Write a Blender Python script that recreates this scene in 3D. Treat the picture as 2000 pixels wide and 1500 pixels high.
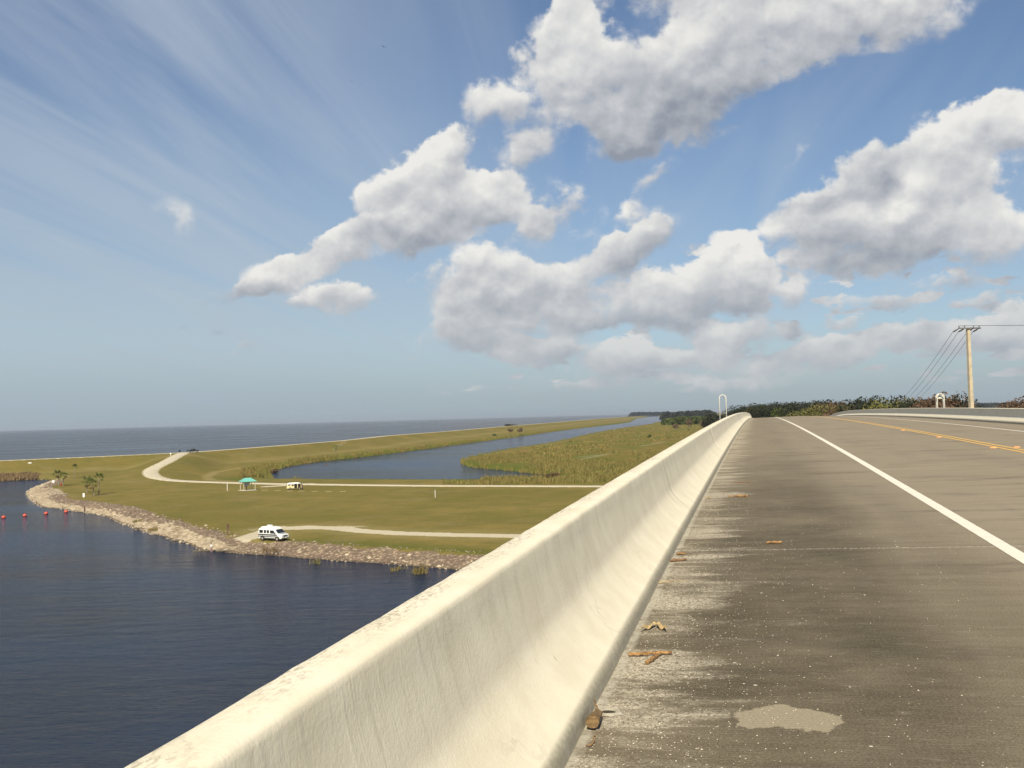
import bpy, bmesh, math, random
import numpy as np
from mathutils import Vector, Matrix, noise as mnoise
R_ = math.radians
random.seed(7); rng = np.random.default_rng(11)
scene = bpy.context.scene
for o in list(bpy.data.objects): bpy.data.objects.remove(o)
COL = scene.collection

# ------------------------------------------------------------------ camera
EYE = 20.0                                   # metres above the land
F = 1900.0                                   # focal length in photo pixels (2000 wide)
roll = math.atan(.0266); pitch = math.atan(64.4*math.cos(roll)/F)
fw = Vector((0, math.cos(pitch), math.sin(pitch))); r0 = Vector((1, 0, 0)); u0 = r0.cross(fw)
CR = r0*math.cos(roll)-u0*math.sin(roll); CU = r0*math.sin(roll)+u0*math.cos(roll)
cam_d = bpy.data.cameras.new('camera'); cam = bpy.data.objects.new('camera', cam_d); COL.objects.link(cam)
cam_d.sensor_width = 36; cam_d.lens = F/2000*36; cam_d.clip_start = .05; cam_d.clip_end = 90000
M = Matrix((CR, CU, -fw)).transposed().to_4x4(); M.translation = Vector((0, 0, EYE)); cam.matrix_world = M
scene.camera = cam
def ray(px, py): return (fw + CR*((px-1000)/F) - CU*((py-750)/F))
def at(px, py, z=0.0):
    d = ray(px, py); t = (z-EYE)/d.z; return Vector((d.x*t, d.y*t, z))
def atd(px, py, dist):                       # point on the sight line whose Y (depth) is dist
    d = ray(px, py); t = dist/d.y; return Vector((d.x*t, dist, EYE+d.z*t))

# ------------------------------------------------------------------ light
SUN_EL = R_(42); SH_AZ = R_(7.5)             # shadows fall towards this azimuth (clockwise from +Y)
sdir = Vector((-math.sin(SH_AZ)*math.cos(SUN_EL), -math.cos(SH_AZ)*math.cos(SUN_EL), math.sin(SUN_EL)))
sd = bpy.data.lights.new('sun', 'SUN'); sd.energy = 4.7; sd.angle = R_(.53); sd.color = (1, .90, .70)
sun = bpy.data.objects.new('sun', sd); COL.objects.link(sun)
sun.rotation_euler = sdir.to_track_quat('Z', 'Y').to_euler(); sun.location = (0, -20, 60)

scene.view_settings.view_transform = 'Standard'; scene.view_settings.look = 'None'
scene.view_settings.exposure = 0.4; scene.view_settings.gamma = 1
scene.render.resolution_x = 1024; scene.render.resolution_y = 768

# ------------------------------------------------------------------ node helper
class NT:
    def __init__(s, nt): s.nt = nt; s.n = nt.nodes; s.l = nt.links
    def node(s, t, **kw):
        x = s.n.new(t)
        for k, v in kw.items(): setattr(x, k, v)
        return x
    def put(s, sock, v):
        if v is None: return
        if isinstance(v, bpy.types.NodeSocket): s.l.new(v, sock)
        else: sock.default_value = v
    def math(s, op, a, b=None, c=None, clamp=False):
        x = s.node('ShaderNodeMath', operation=op, use_clamp=clamp)
        for i, v in enumerate((a, b, c)): s.put(x.inputs[i], v)
        return x.outputs[0]
    def mix(s, f, a, b, blend='MIX'):
        x = s.node('ShaderNodeMix', data_type='RGBA', blend_type=blend)
        s.put(x.inputs[0], f); s.put(x.inputs[6], col4(a)); s.put(x.inputs[7], col4(b)); return x.outputs[2]
    def noise(s, vec, scale, detail=4, rough=.5, dist=0, out=0):
        x = s.node('ShaderNodeTexNoise'); s.put(x.inputs['Vector'], vec)
        x.inputs['Scale'].default_value = scale; x.inputs['Detail'].default_value = detail
        x.inputs['Roughness'].default_value = rough; x.inputs['Distortion'].default_value = dist
        return x.outputs[out]
    def voro(s, vec, scale, out='Distance', rnd=1.0):
        x = s.node('ShaderNodeTexVoronoi'); s.put(x.inputs['Vector'], vec); x.inputs['Scale'].default_value = scale
        x.inputs['Randomness'].default_value = rnd
        return x.outputs[out]
    def map(s, v, a, b, c=0, d=1, smooth=True):
        x = s.node('ShaderNodeMapRange', interpolation_type='SMOOTHSTEP' if smooth else 'LINEAR')
        s.put(x.inputs[0], v)
        for i, k in enumerate((a, b, c, d)): s.put(x.inputs[i+1], k)
        return x.outputs[0]
    def vscale(s, vec, sc):
        x = s.node('ShaderNodeVectorMath', operation='MULTIPLY'); s.put(x.inputs[0], vec); x.inputs[1].default_value = sc; return x.outputs[0]
    def vadd(s, a, b):
        x = s.node('ShaderNodeVectorMath', operation='ADD'); s.put(x.inputs[0], a); s.put(x.inputs[1], b); return x.outputs[0]
    def vmadd(s, a, b, c):
        x = s.node('ShaderNodeVectorMath', operation='MULTIPLY_ADD'); s.put(x.inputs[0], a); s.put(x.inputs[1], b); s.put(x.inputs[2], c); return x.outputs[0]
    def attr(s, name):
        x = s.node('ShaderNodeAttribute'); x.attribute_name = name; return x.outputs['Fac']
    def xyz(s, x, y, z):
        c = s.node('ShaderNodeCombineXYZ'); s.put(c.inputs[0], x); s.put(c.inputs[1], y); s.put(c.inputs[2], z); return c.outputs[0]
    def sep(s, v):
        c = s.node('ShaderNodeSeparateXYZ'); s.put(c.inputs[0], v); return c.outputs
def col4(c):
    if isinstance(c, tuple) and len(c) == 3: return (*c, 1)
    return c
def material(name, base=None, rough=.8, spec=.3, metal=0):
    m = bpy.data.materials.new(name); m.use_nodes = True; nt = NT(m.node_tree)
    b = nt.n['Principled BSDF']; b.inputs['Roughness'].default_value = rough
    b.inputs['Specular IOR Level'].default_value = spec; b.inputs['Metallic'].default_value = metal
    if base: b.inputs['Base Color'].default_value = col4(base)
    return m, nt, b
def bump(nt, b, h, strength, dist):
    x = nt.node('ShaderNodeBump'); nt.put(x.inputs['Height'], h); x.inputs['Strength'].default_value = strength; x.inputs['Distance'].default_value = dist
    nt.l.new(x.outputs[0], b.inputs['Normal']); return x
def speckle(name, base, var=.25, scale=6, rough=.75, spec=.3, metal=0, dirt=None):
    """small procedural material: base colour broken up by noise"""
    m, nt, b = material(name, rough=rough, spec=spec, metal=metal)
    co = nt.node('ShaderNodeTexCoord').outputs['Object']
    n = nt.noise(co, scale, 5, .6)
    lo = tuple(c*(1-var) for c in base); hi = tuple(min(1, c*(1+var)) for c in base)
    c = nt.mix(nt.map(n, .3, .7), lo, hi)
    if dirt: c = nt.mix(nt.map(nt.noise(co, scale*.4, 3), .5, .7, 0, .6), c, dirt)
    nt.l.new(c, b.inputs['Base Color']); return m

# ------------------------------------------------------------------ world: Nishita sky, cirrus and cumulus
def build_world():
    w = bpy.data.worlds.new('World'); scene.world = w; w.use_nodes = True
    nt = NT(w.node_tree); bg = nt.n['Background']
    sky = nt.node('ShaderNodeTexSky', sky_type='NISHITA'); sky.sun_disc = False
    sky.sun_elevation = SUN_EL; sky.sun_rotation = math.atan2(sdir.x, sdir.y)
    sky.air_density = 1.0; sky.dust_density = .6; sky.ozone_density = 1.5; sky.altitude = 0
    K = 10.0                                  # 1 / background strength
    bg.inputs['Strength'].default_value = .066
    D = nt.node('ShaderNodeTexCoord').outputs['Generated']
    dx, dy, dz = nt.sep(D)
    az = nt.math('ARCTAN2', dx, dy); el = nt.math('ARCSINE', dz)
    P = nt.xyz(az, el, 0.0)
    # thin high veil: streaks in a plane far above
    hz = nt.math('MAXIMUM', nt.math('ADD', dz, .06), .02)
    pl = nt.xyz(nt.math('DIVIDE', dx, hz), nt.math('DIVIDE', dy, hz), 0.0)
    plr = nt.node('ShaderNodeMapping'); nt.put(plr.inputs[0], pl); plr.inputs['Rotation'].default_value = (0, 0, R_(8)); plr = plr.outputs[0]
    c1 = nt.noise(nt.vscale(plr, (2.6, .24, 1)), 1.0, 7, .56, .8)
    c2 = nt.noise(nt.vscale(plr, (.42, .16, 1)), 1.0, 4, .5, .3)
    cir = nt.math('MULTIPLY', nt.map(c1, .26, .78), nt.map(c2, .20, .58))
    leftish = nt.map(az, .18, -.30)           # veil thickest in the west
    cir = nt.math('MULTIPLY', cir, nt.math('MULTIPLY_ADD', leftish, .36, .40))
    low = nt.map(el, .52, .0)                 # paler towards the horizon
    skyc = nt.mix(.92, sky.outputs[0], sky.outputs[0])
    skyc = nt.mix(1.0, sky.outputs[0], (SKY_TINT[0], SKY_TINT[1], SKY_TINT[2], 1), 'MULTIPLY')
    skyc = nt.mix(cir, skyc, tuple(K*c for c in (.53, .61, .72)))
    band = nt.math('MULTIPLY', nt.map(el, .40, .02), nt.math('MULTIPLY_ADD', leftish, .38, .34))
    skyc = nt.mix(band, skyc, tuple(K*c for c in (.51, .61, .68)))
    near0 = nt.map(el, .09, .0, 0, .62)
    skyc = nt.mix(near0, skyc, tuple(K*c for c in (.36, .455, .53)))
    # ---- cumulus: a field of soft lobes broken by fractal noise
    w1 = nt.noise(nt.vscale(P, (1, 1.25, 1)), 11.0, 4, .55, 0, 1)
    w1 = nt.vmadd(w1, (.075, .055, 0), (-.0375, -.0275, 0))
    Pw = nt.vadd(P, w1)
    w2 = nt.noise(P, 42.0, 4, .6, 0, 1)
    Pw = nt.vmadd(w2, (.020, .018, 0), nt.vadd(Pw, (-.010, -.009, 0)))
    blobs = [ # photo px: cx, cy, rx, ry, rotation, strength, light bias
     (1110,110,130,95,0,1.0,.30),(1155,180,130,85,10,1.0,.1),(1255,185,165,120,0,1.1,-.5),(1380,140,210,120,-15,1.1,-.1),
     (1480,60,250,120,-10,1.1,.25),(1640,40,200,80,-5,.9,.25),(1790,15,170,75,-5,.8,.2),(1225,265,120,55,0,.9,-.42),(1560,110,130,60,-10,.7,.1),
     (1130,30,80,80,0,.7,.25),(1420,-60,380,130,0,1.2,.3),
     (955,215,85,60,0,.5,.1),(1045,305,75,42,0,.5,0),(1060,240,90,70,0,.35,-.1),(1240,395,46,30,-40,.34,0),(1290,345,56,28,-30,.32,0),(1080,420,100,34,-35,.5,0),(1100,470,330,120,-10,.26,0),(1720,600,420,90,0,.14,-.1),(1960,470,160,170,0,.32,0),(1030,190,120,160,0,.26,0),(960,300,150,120,0,.2,0),(1240,470,120,50,-35,.4,0),(1000,640,220,90,0,.25,0),(1130,330,90,40,-30,.3,0),(800,540,70,30,-10,.34,0),(1560,300,90,30,-30,.28,0),(590,600,60,22,0,.3,-.2),(1110,740,130,22,0,.45,.1),(1400,745,150,22,0,.45,.1),(1400,700,380,60,0,.12,0),
     (755,368,75,42,-10,.95,.25),(840,320,80,65,-30,1.05,.3),(885,285,60,40,-10,.9,.3),(885,395,140,85,0,1.2,.0),(960,385,95,60,10,1.05,.2),(850,455,110,48,0,.95,.0),(790,440,70,40,0,.5,-.1),
     (640,490,105,50,-15,1.1,.1),(555,535,100,50,-5,1.1,.1),(690,460,85,50,-20,.9,.2),(760,475,90,46,-10,.5,0),(720,430,120,50,-20,.3,0),(515,560,60,35,0,.7,0),(675,582,100,45,-5,1.05,.15),
     (940,560,140,75,0,1.0,-.05),(900,610,100,60,0,.75,-.1),(1080,560,170,65,-5,1.0,.05),(1235,478,95,42,-32,.85,.0),(1180,610,170,60,-8,1.1,-.1),
     (1330,570,190,75,-5,1.25,.1),(1415,505,75,60,-15,1.1,.35),(1460,555,62,68,0,1.0,.25),(1290,615,230,42,0,1.0,-.35),(1040,430,130,40,-35,.35,0),
     (920,655,135,50,-5,.85,.0),(970,680,90,30,0,.7,.15),
     (1585,400,130,48,-15,1.0,-.25),(1700,345,100,62,-30,1.2,-.3),(1590,455,140,55,-5,1.2,.05),(1720,440,170,80,-15,1.1,.05),
     (1830,310,110,100,-20,1.3,.4),(1905,265,120,70,-25,1.1,.35),(1850,390,150,85,-20,1.1,.2),(1970,255,90,70,0,.9,.2),(1575,525,80,40,0,.85,.1),(1700,500,170,50,-5,.9,-.4),(1950,440,120,90,0,.6,-.05),
     (1405,670,55,46,0,1.3,.45),(1548,580,48,34,0,.8,.0),(1470,660,60,42,0,.6,-.2),(1880,665,150,50,-5,.9,.1),(1780,665,110,40,-5,.8,.05),(1980,640,90,50,-15,1.0,.2),
     (1720,600,75,28,0,.75,-.3),(1640,640,50,18,0,.6,-.2),(1900,590,90,22,0,.6,-.2),(1600,690,130,32,0,.8,.1),(1240,700,90,34,0,.9,.2),(1050,690,90,30,0,.8,.1),(1330,700,80,26,0,.7,.1),(1160,750,120,20,0,.5,.0),(1860,540,80,32,0,.55,-.3),(1560,655,60,22,0,.5,-.2),(1340,655,110,30,0,.6,.0),(1120,690,100,36,0,.5,.05),(1260,715,150,40,0,.6,.05),(1500,715,170,38,0,.6,.05),(1040,705,80,28,0,.4,.05),
     (440,575,80,28,-15,.5,-.5),(440,628,52,30,0,.6,-.5),(478,680,40,20,-10,.6,-.5),(358,630,36,24,0,.5,-.5),(345,425,95,56,20,.24,.3),(210,640,260,90,8,.0,.3)]
    Fs = None; Ls = None
    Pc = Pw
    for bi, (cx, cy, rx, ry, rot, st, lb) in enumerate(blobs):
        if bi and bi % 4 == 0: Pc = nt.vmadd(nt.xyz(0.0, 0.0, Ls), (0, 0, 1e-6), Pw)   # keeps the node chain sequential
        d = ray(cx, cy).normalized(); a0 = math.atan2(d.x, d.y); e0 = math.asin(d.z)
        k = 1/(1+((cx-1000)/F)**2+((cy-750)/F)**2)
        mp = nt.node('ShaderNodeMapping', vector_type='TEXTURE'); nt.l.new(Pc, mp.inputs[0])
        mp.inputs['Location'].default_value = (a0, e0, 0)
        mp.inputs['Rotation'].default_value = (0, 0, R_(-rot))
        mp.inputs['Scale'].default_value = (rx*1.05/F*k, ry*1.05/F*math.sqrt(k), 1)
        g = nt.node('ShaderNodeTexGradient', gradient_type='SPHERICAL'); nt.l.new(mp.outputs[0], g.inputs[0])
        y = nt.sep(mp.outputs[0])[1]
        wv = nt.math('MULTIPLY', g.outputs['Fac'], st)
        Fs = wv if Fs is None else nt.math('ADD', Fs, wv)
        lv = nt.math('MULTIPLY', wv, nt.math('ADD', y, lb))
        Ls = lv if Ls is None else nt.math('ADD', Ls, lv)
    n1 = nt.noise(nt.vscale(P, (1, 1.15, 1)), 26.0, 9, .58, .15)
    n1b = nt.noise(nt.vscale(nt.vadd(P, (-.004, .010, 0)), (1, 1.15, 1)), 26.0, 5, .55, .15)
    # distant small cumulus near the horizon, foreshortened
    pl2 = nt.xyz(nt.math('DIVIDE', az, nt.math('MAXIMUM', el, .03)), nt.math('DIVIDE', -1.0, nt.math('MAXIMUM', el, .03)), 0.0)
    h1 = nt.noise(nt.xyz(az, nt.math('MULTIPLY', nt.math('POWER', nt.math('MAXIMUM', el, .001), .6), 1.6), 0.0), 20.0, 6, .55, .2)
    hm = nt.math('MULTIPLY', nt.map(el, .012, .035), nt.map(el, .21, .12))
    hm = nt.math('MULTIPLY', hm, nt.map(az, -.16, .06))
    hf = nt.math('MULTIPLY', nt.map(h1, .47, .64), nt.math('MULTIPLY', hm, .80))
    fld = nt.math('MAXIMUM', Fs, hf)
    n0 = nt.noise(nt.vscale(P, (1, 1.3, 1)), 9.0, 3, .5, .3)
    nn = nt.math('MULTIPLY_ADD', nt.math('SUBTRACT', n0, .5), 1.2, nt.math('MULTIPLY', nt.math('SUBTRACT', n1, .5), 1.55))
    dens = nt.math('ADD', nn, nt.math('MINIMUM', fld, .85))
    Y = nt.math('DIVIDE', Ls, nt.math('ADD', Fs, .15))
    alpha = nt.map(dens, .12, nt.map(Y, -.15, .35, .74, .42))
    alpha = nt.math('MULTIPLY', alpha, nt.map(fld, .02, .34))
    alpha = nt.math('MULTIPLY', alpha, .97)
    relief = nt.math('SUBTRACT', n1, n1b)
    n0b = nt.noise(nt.vscale(nt.vadd(P, (-.010, .024, 0)), (1, 1.3, 1)), 9.0, 3, .5, .3)
    relief0 = nt.math('SUBTRACT', n0, n0b)
    lit = nt.math('MULTIPLY_ADD', Y, 1.0, .51)
    lit = nt.math('MULTIPLY_ADD', relief, 1.15, lit)
    lit = nt.math('MULTIPLY_ADD', relief0, 1.9, lit)
    lit = nt.math('MULTIPLY_ADD', nt.map(dens, 1.0, .3), .16, lit)
    lit = nt.math('MULTIPLY_ADD', lit, .68, .17)
    lit = nt.math('MULTIPLY_ADD', nt.math('SUBTRACT', n1, .5), .30, lit, clamp=True)
    cr = nt.node('ShaderNodeValToRGB'); nt.l.new(lit, cr.inputs[0]); e = cr.color_ramp.elements
    e[0].position = .04; e[0].color = (*[K*c for c in (.33, .365, .43)], 1)
    e[1].position = .98; e[1].color = (*[K*c for c in (.99, .975, .93)], 1)
    m_ = e.new(.5); m_.color = (*[K*c for c in (.62, .635, .665)], 1)
    fade = nt.map(el, .16, .03, 0, .55)
    cc = nt.mix(fade, cr.outputs[0], tuple(K*c for c in (.50, .55, .60)))
    out = nt.mix(alpha, skyc, cc)
    nt.l.new(out, bg.inputs['Color'])
    try: w.cycles.sampling_method = 'MANUAL'; w.cycles.sample_map_resolution = 512
    except Exception: pass
SKY_TINT = (.86, .97, 1.10)
build_world()

# ------------------------------------------------------------------ object helpers
def tag(o, label=None, cat=None, group=None, kind=None):
    if label: o['label'] = label
    if cat: o['category'] = cat
    if group: o['group'] = group
    if kind: o['kind'] = kind
    return o
def empty(name, loc, rz=0, scale=1):
    o = bpy.data.objects.new(name, None); COL.objects.link(o); o.location = loc; o.rotation_euler = (0, 0, rz)
    o.scale = (scale,)*3; o.empty_display_size = .3; return o
def copy_tree(o, parent=None):
    c = o.copy(); COL.objects.link(c); c.parent = parent
    for ch in list(o.children): copy_tree(ch, c)
    return c
class MB:
    def __init__(s): s.v = []; s.f = []; s.mi = []
    def add(s, vs, fs, mi=0):
        b = len(s.v); s.v += [tuple(v) for v in vs]; s.f += [tuple(b+i for i in f) for f in fs]; s.mi += [mi]*len(fs)
    def box(s, x0, x1, y0, y1, z0, z1, mi=0, bev=0.0):
        if bev > 0:
            bm = bmesh.new(); bmesh.ops.create_cube(bm, size=1)
            for v in bm.verts: v.co = Vector(((x0+x1)/2+v.co.x*(x1-x0), (y0+y1)/2+v.co.y*(y1-y0), (z0+z1)/2+v.co.z*(z1-z0)))
            bmesh.ops.bevel(bm, geom=bm.edges[:], offset=bev, segments=2, affect='EDGES'); s.bm(bm, mi); return
        s.add([(x0,y0,z0),(x1,y0,z0),(x1,y1,z0),(x0,y1,z0),(x0,y0,z1),(x1,y0,z1),(x1,y1,z1),(x0,y1,z1)],
              [(3,2,1,0),(4,5,6,7),(0,1,5,4),(1,2,6,5),(2,3,7,6),(3,0,4,7)], mi)
    def bm(s, bm, mi=0):
        bm.verts.index_update(); s.add([v.co[:] for v in bm.verts], [[v.index for v in f.verts] for f in bm.faces], mi); bm.free()
    def tube(s, pts, rad, n=8, mi=0, cap=True):
        pts = [Vector(p) for p in pts]; rr = rad if isinstance(rad, (list, tuple)) else [rad]*len(pts)
        b = len(s.v); up = None
        for i, p in enumerate(pts):
            t = (pts[min(i+1, len(pts)-1)]-pts[max(i-1, 0)]).normalized()
            if up is None: up = Vector((0, 0, 1)) if abs(t.z) < .9 else Vector((1, 0, 0))
            a = t.cross(up).normalized(); up = a.cross(t).normalized()
            for j in range(n):
                q = 2*math.pi*j/n; s.v.append(tuple(p+(a*math.cos(q)+up*math.sin(q))*rr[i]))
        for i in range(len(pts)-1):
            for j in range(n):
                s.f.append((b+i*n+j, b+i*n+(j+1) % n, b+(i+1)*n+(j+1) % n, b+(i+1)*n+j)); s.mi.append(mi)
        if cap:
            s.f.append(tuple(b+j for j in range(n))[::-1]); s.f.append(tuple(b+(len(pts)-1)*n+j for j in range(n))); s.mi += [mi, mi]
    def prism(s, prof, y0, y1, mi=0):        # prof in xz, extruded in y
        n = len(prof); vs = [(x, y0, z) for x, z in prof]+[(x, y1, z) for x, z in prof]
        fs = [tuple(range(n)), tuple(range(2*n-1, n-1, -1))]+[(i, i+n, (i+1) % n+n, (i+1) % n) for i in range(n)]
        s.add(vs, fs, mi)
    def build(s, name, mats, parent=None, smooth=False, loc=None, bev=0):
        me = bpy.data.meshes.new(name); me.from_pydata(s.v, [], s.f)
        if not isinstance(mats, (list, tuple)): mats = [mats]
        for m in mats: me.materials.append(m)
        me.polygons.foreach_set('material_index', s.mi)
        if smooth: me.polygons.foreach_set('use_smooth', [True]*len(s.f))
        me.update()
        bm = bmesh.new(); bm.from_mesh(me); bmesh.ops.recalc_face_normals(bm, faces=bm.faces); bm.to_mesh(me); bm.free()
        o = bpy.data.objects.new(name, me); COL.objects.link(o)
        if parent: o.parent = parent
        if loc is not None: o.location = loc
        if bev:
            bv = o.modifiers.new('bevel', 'BEVEL'); bv.width = bev; bv.segments = 2; bv.limit_method = 'ANGLE'
        return o
def mesh_np(name, V, Fq, mat, attrs=None, uv=None, smooth=True):
    me = bpy.data.meshes.new(name); nv = len(V); nf = len(Fq); k = Fq.shape[1]
    me.vertices.add(nv); me.vertices.foreach_set('co', V.astype(np.float32).ravel())
    me.loops.add(nf*k); me.loops.foreach_set('vertex_index', Fq.astype(np.int32).ravel())
    me.polygons.add(nf); me.polygons.foreach_set('loop_start', np.arange(0, nf*k, k, dtype=np.int32))
    me.polygons.foreach_set('use_smooth', np.full(nf, smooth))
    me.update(calc_edges=True)
    if attrs:
        for nme, a in attrs.items():
            at_ = me.attributes.new(nme, 'FLOAT', 'POINT'); at_.data.foreach_set('value', a.astype(np.float32).ravel())
    if uv is not None:
        ul = me.uv_layers.new(name='UVMap'); ul.data.foreach_set('uv', uv[Fq.ravel()].astype(np.float32).ravel())
    me.materials.append(mat)
    o = bpy.data.objects.new(name, me); COL.objects.link(o); return o
def grid_faces(nr, nc):
    i = np.arange(nr-1)[:, None]*nc+np.arange(nc-1)[None, :]
    return np.stack([i, i+1, i+nc+1, i+nc], -1).reshape(-1, 4)
def vnoise(x, y, seed=0, octaves=4, rough=.5):
    """cheap tileless value noise in numpy, 0..1"""
    out = 0; amp = 1; tot = 0
    for o in range(octaves):
        xi = np.floor(x).astype(np.int64); yi = np.floor(y).astype(np.int64); fx = x-xi; fy = y-yi
        fx = fx*fx*(3-2*fx); fy = fy*fy*(3-2*fy)
        def hsh(a, b):
            h = (a*374761393+b*668265263+(seed+o)*1442695040888963) & 0x7fffffff
            h = ((h ^ (h >> 13))*1274126177) & 0x7fffffff
            return ((h ^ (h >> 16)) & 0xffff)/65535.
        out = out+amp*((hsh(xi, yi)*(1-fx)+hsh(xi+1, yi)*fx)*(1-fy)+(hsh(xi, yi+1)*(1-fx)+hsh(xi+1, yi+1)*fx)*fy)
        tot += amp; amp *= rough; x = x*2.03+17.1; y = y*2.03+5.7
    return out/tot
def seg_dist(X, Y, pts):
    """distance, parameter along (segment+t) and side sign to an open polyline"""
    best = np.full(X.shape, 1e18); par = np.zeros(X.shape); side = np.zeros(X.shape)
    for i in range(len(pts)-1):
        ax, ay = pts[i][:2]; bx, by = pts[i+1][:2]; ux, uy = bx-ax, by-ay; L2 = ux*ux+uy*uy
        t = np.clip(((X-ax)*ux+(Y-ay)*uy)/L2, 0, 1); dx = X-ax-t*ux; dy = Y-ay-t*uy; d = dx*dx+dy*dy
        m = d < best; best[m] = d[m]; par[m] = i+t[m]; side[m] = np.sign(ux*(Y-ay)-uy*(X-ax))[m]
    return np.sqrt(best), par, side
def inside(X, Y, poly):
    c = np.zeros(X.shape, bool); n = len(poly)
    for i in range(n):
        x1, y1 = poly[i][:2]; x2, y2 = poly[(i+1) % n][:2]
        if y1 == y2: continue
        c ^= ((y1 > Y) != (y2 > Y)) & (X < (x2-x1)*(Y-y1)/(y2-y1)+x1)
    return c
def smst(a, b, x):
    t = np.clip((x-a)/(b-a), 0, 1); return t*t*(3-2*t)

# ------------------------------------------------------------------ lie of the land
WL = -1.5; LAKE = .6; LV = 6.0
crest = [Vector((-1300, -286, 0)), Vector((-640, 171, 0)), Vector((-305, 404, 0)), at(0, 900, LV), at(200, 891.5, LV), at(330, 885.5, LV), at(380, 883, LV), at(520, 872.5, LV), at(670, 860.5, LV), at(760, 851, LV),
         at(880, 842, LV), at(990, 832.5, LV), at(1072, 826, LV), at(1168, 818.2, LV), Vector((560, 4700, 0)), Vector((1500, 9000, 0)), Vector((4000, 16000, 0))]
crest = [(p.x, p.y) for p in crest]
basin_px = [(0,940),(70,936.5),(98,937),(96,941),(85,945.5),(66,952),(53,961),(52,967),(57,974),(70,983),(82,991),(120,994),(140,998),(163,1001),(200,1006),(235,1021),(262,1032),(290,1041),(320,1049),(350,1058),(372,1064),(392,1076),(420,1077),(440,1079),(490,1083),(545,1086),(600,1091),(680,1097),(780,1103),(840,1108),(882,1112)]
basin = [(-2500, -900), (-1250, -330), (-600, 140), (-299, 356)]+[tuple(at(x, y, WL)[:2]) for x, y in basin_px]+[(15, 124), (45, 104), (90, 88), (180, 60), (400, 20), (1200, -120), (3000, -500), (3000, -3000), (-2500, -3000)]
canal_px = [(524,923),(550,914),(585,907.5),(620,902),(680,896),(780,884),(880,870.5),(1000,854.5),(1096,841),(1160,833.2),(1230,824.6),(1246,817.5),(1278,812.6),(1284,812.6),(1296,818.3),(1282,826),(1230,835),(1168,846),(1096,862.5),(1024,875),(980,882),(952,888),(925,894),(905,901),(905,907),(925,913),(960,916),(1000,920),(1045,925),(1075,928),(1090,932),(1060,940),(1040,942),(930,943),(800,943),(680,942.5),(560,941.5),(528,940),(520,932)]
canal = [tuple(at(x, y, WL)[:2]) for x, y in canal_px]
road_px = [(362,883.8,LV),(346,890.5,5.6),(325,902.5,4.4),(305,912,3.2),(294,920,2.2),(296,928,1.5),(310,934,1.0),(340,938.5,.35),(400,941.5,.02),(520,944.8,0),(600,946,0),(800,948.6,0),(1000,949.4,0),(1170,950,0),(1400,950,0),(1800,948,0),(2300,944,0)]
def smooth_line(P, n=8):
    out = []
    for i in range(len(P)-1):
        p0, p1, p2, p3 = (np.array(P[max(i-1, 0)]), np.array(P[i]), np.array(P[i+1]), np.array(P[min(i+2, len(P)-1)]))
        for k in range(n):
            t = k/n; out.append(.5*((2*p1)+(-p0+p2)*t+(2*p0-5*p1+4*p2-p3)*t*t+(-p0+3*p1-3*p2+p3)*t**3))
    out.append(np.array(P[-1])); return out
road = smooth_line([tuple(at(x, y, z)) for x, y, z in road_px])
canal = [tuple(p) for p in smooth_line(canal+[canal[0]], 3)][:-1]
def lines(*a): return [[tuple(at(x, y, 0)[:2]) for x, y in l] for l in a]
track = lines([(478,1052),(505,1043),(540,1032),(600,1029),(660,1031.5),(710,1037),(780,1041.5),(900,1045),(1010,1047),(1200,1052)])[0]
boat_ramp = lines([(545,1030),(500,1046),(455,1058),(415,1068),(392,1074)])[0]
verge = lines([(600,945),(560,948),(525,950)])[0]
trail = lines([(640,902),(560,905),(480,912),(420,922),(402,932),(412,938),(450,940)])[0]
sandlines = lines([(1127,893),(1168,889)],[(1190,883),(1213,881)],[(1250,872),(1300,862)],[(1310,857.5),(1326,858)],[(1298,842),(1314,841)],[(1190,886),(1130,898)])
trail2 = [tuple(at(x, y, z)[:2]) for x, y, z in ((676,863,5),(662,872,3),(650,884,0))]
def rnoise(X, Y, s, seed, o=4): return vnoise(X/s, Y/s, seed, o)

def height(X, Y):
    n = rnoise(X, Y, 30, 3, 4)
    z = (n-.5)*.25
    d, par, side = seg_dist(X, Y, crest)
    lakeside = side > 0
    dd = np.where(lakeside, d, d)
    prof = LV-np.maximum(0, dd-3.2)/np.where(lakeside, 3.0, 4.0)
    toe = np.where(lakeside, -3.5, 0)
    z = np.where(lakeside, np.maximum(prof, toe), np.maximum(prof, z))
    # soft bench of the landward toe
    z = np.where(~lakeside, z+.6*np.exp(-((dd-27)/12)**2), z)
    rd, rp, _ = seg_dist(X, Y, road); rz = np.interp(rp, np.arange(len(road)), [p[2] for p in road])
    w = smst(3.2, 24, rd); z = rz*(1-w)+z*w
    sb = seg_dist(X, Y, basin+[basin[0]])[0]; inb = inside(X, Y, basin); sb = np.where(inb, -sb, sb)
    sc = seg_dist(X, Y, canal+[canal[0]])[0]; inc = inside(X, Y, canal); sc = np.where(inc, -sc, sc)
    bn = (rnoise(X, Y, 3.0, 9, 3)-.5)
    zb = WL+np.where(sb > 0, sb*.26+bn*.22*np.minimum(sb, 1), np.maximum(sb*.3, -3))
    zc = WL+np.where(sc > 0, sc*.5, np.maximum(sc*.4, -3))
    z = np.minimum(z, np.maximum(zb, WL-3) if True else z); z = np.minimum(z, zc)
    return z, dict(crest=d, lake=lakeside, rd=rd, sb=sb, sc=sc)
def hz(x, y): return float(height(np.array([x], float), np.array([y], float))[0][0])

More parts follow.
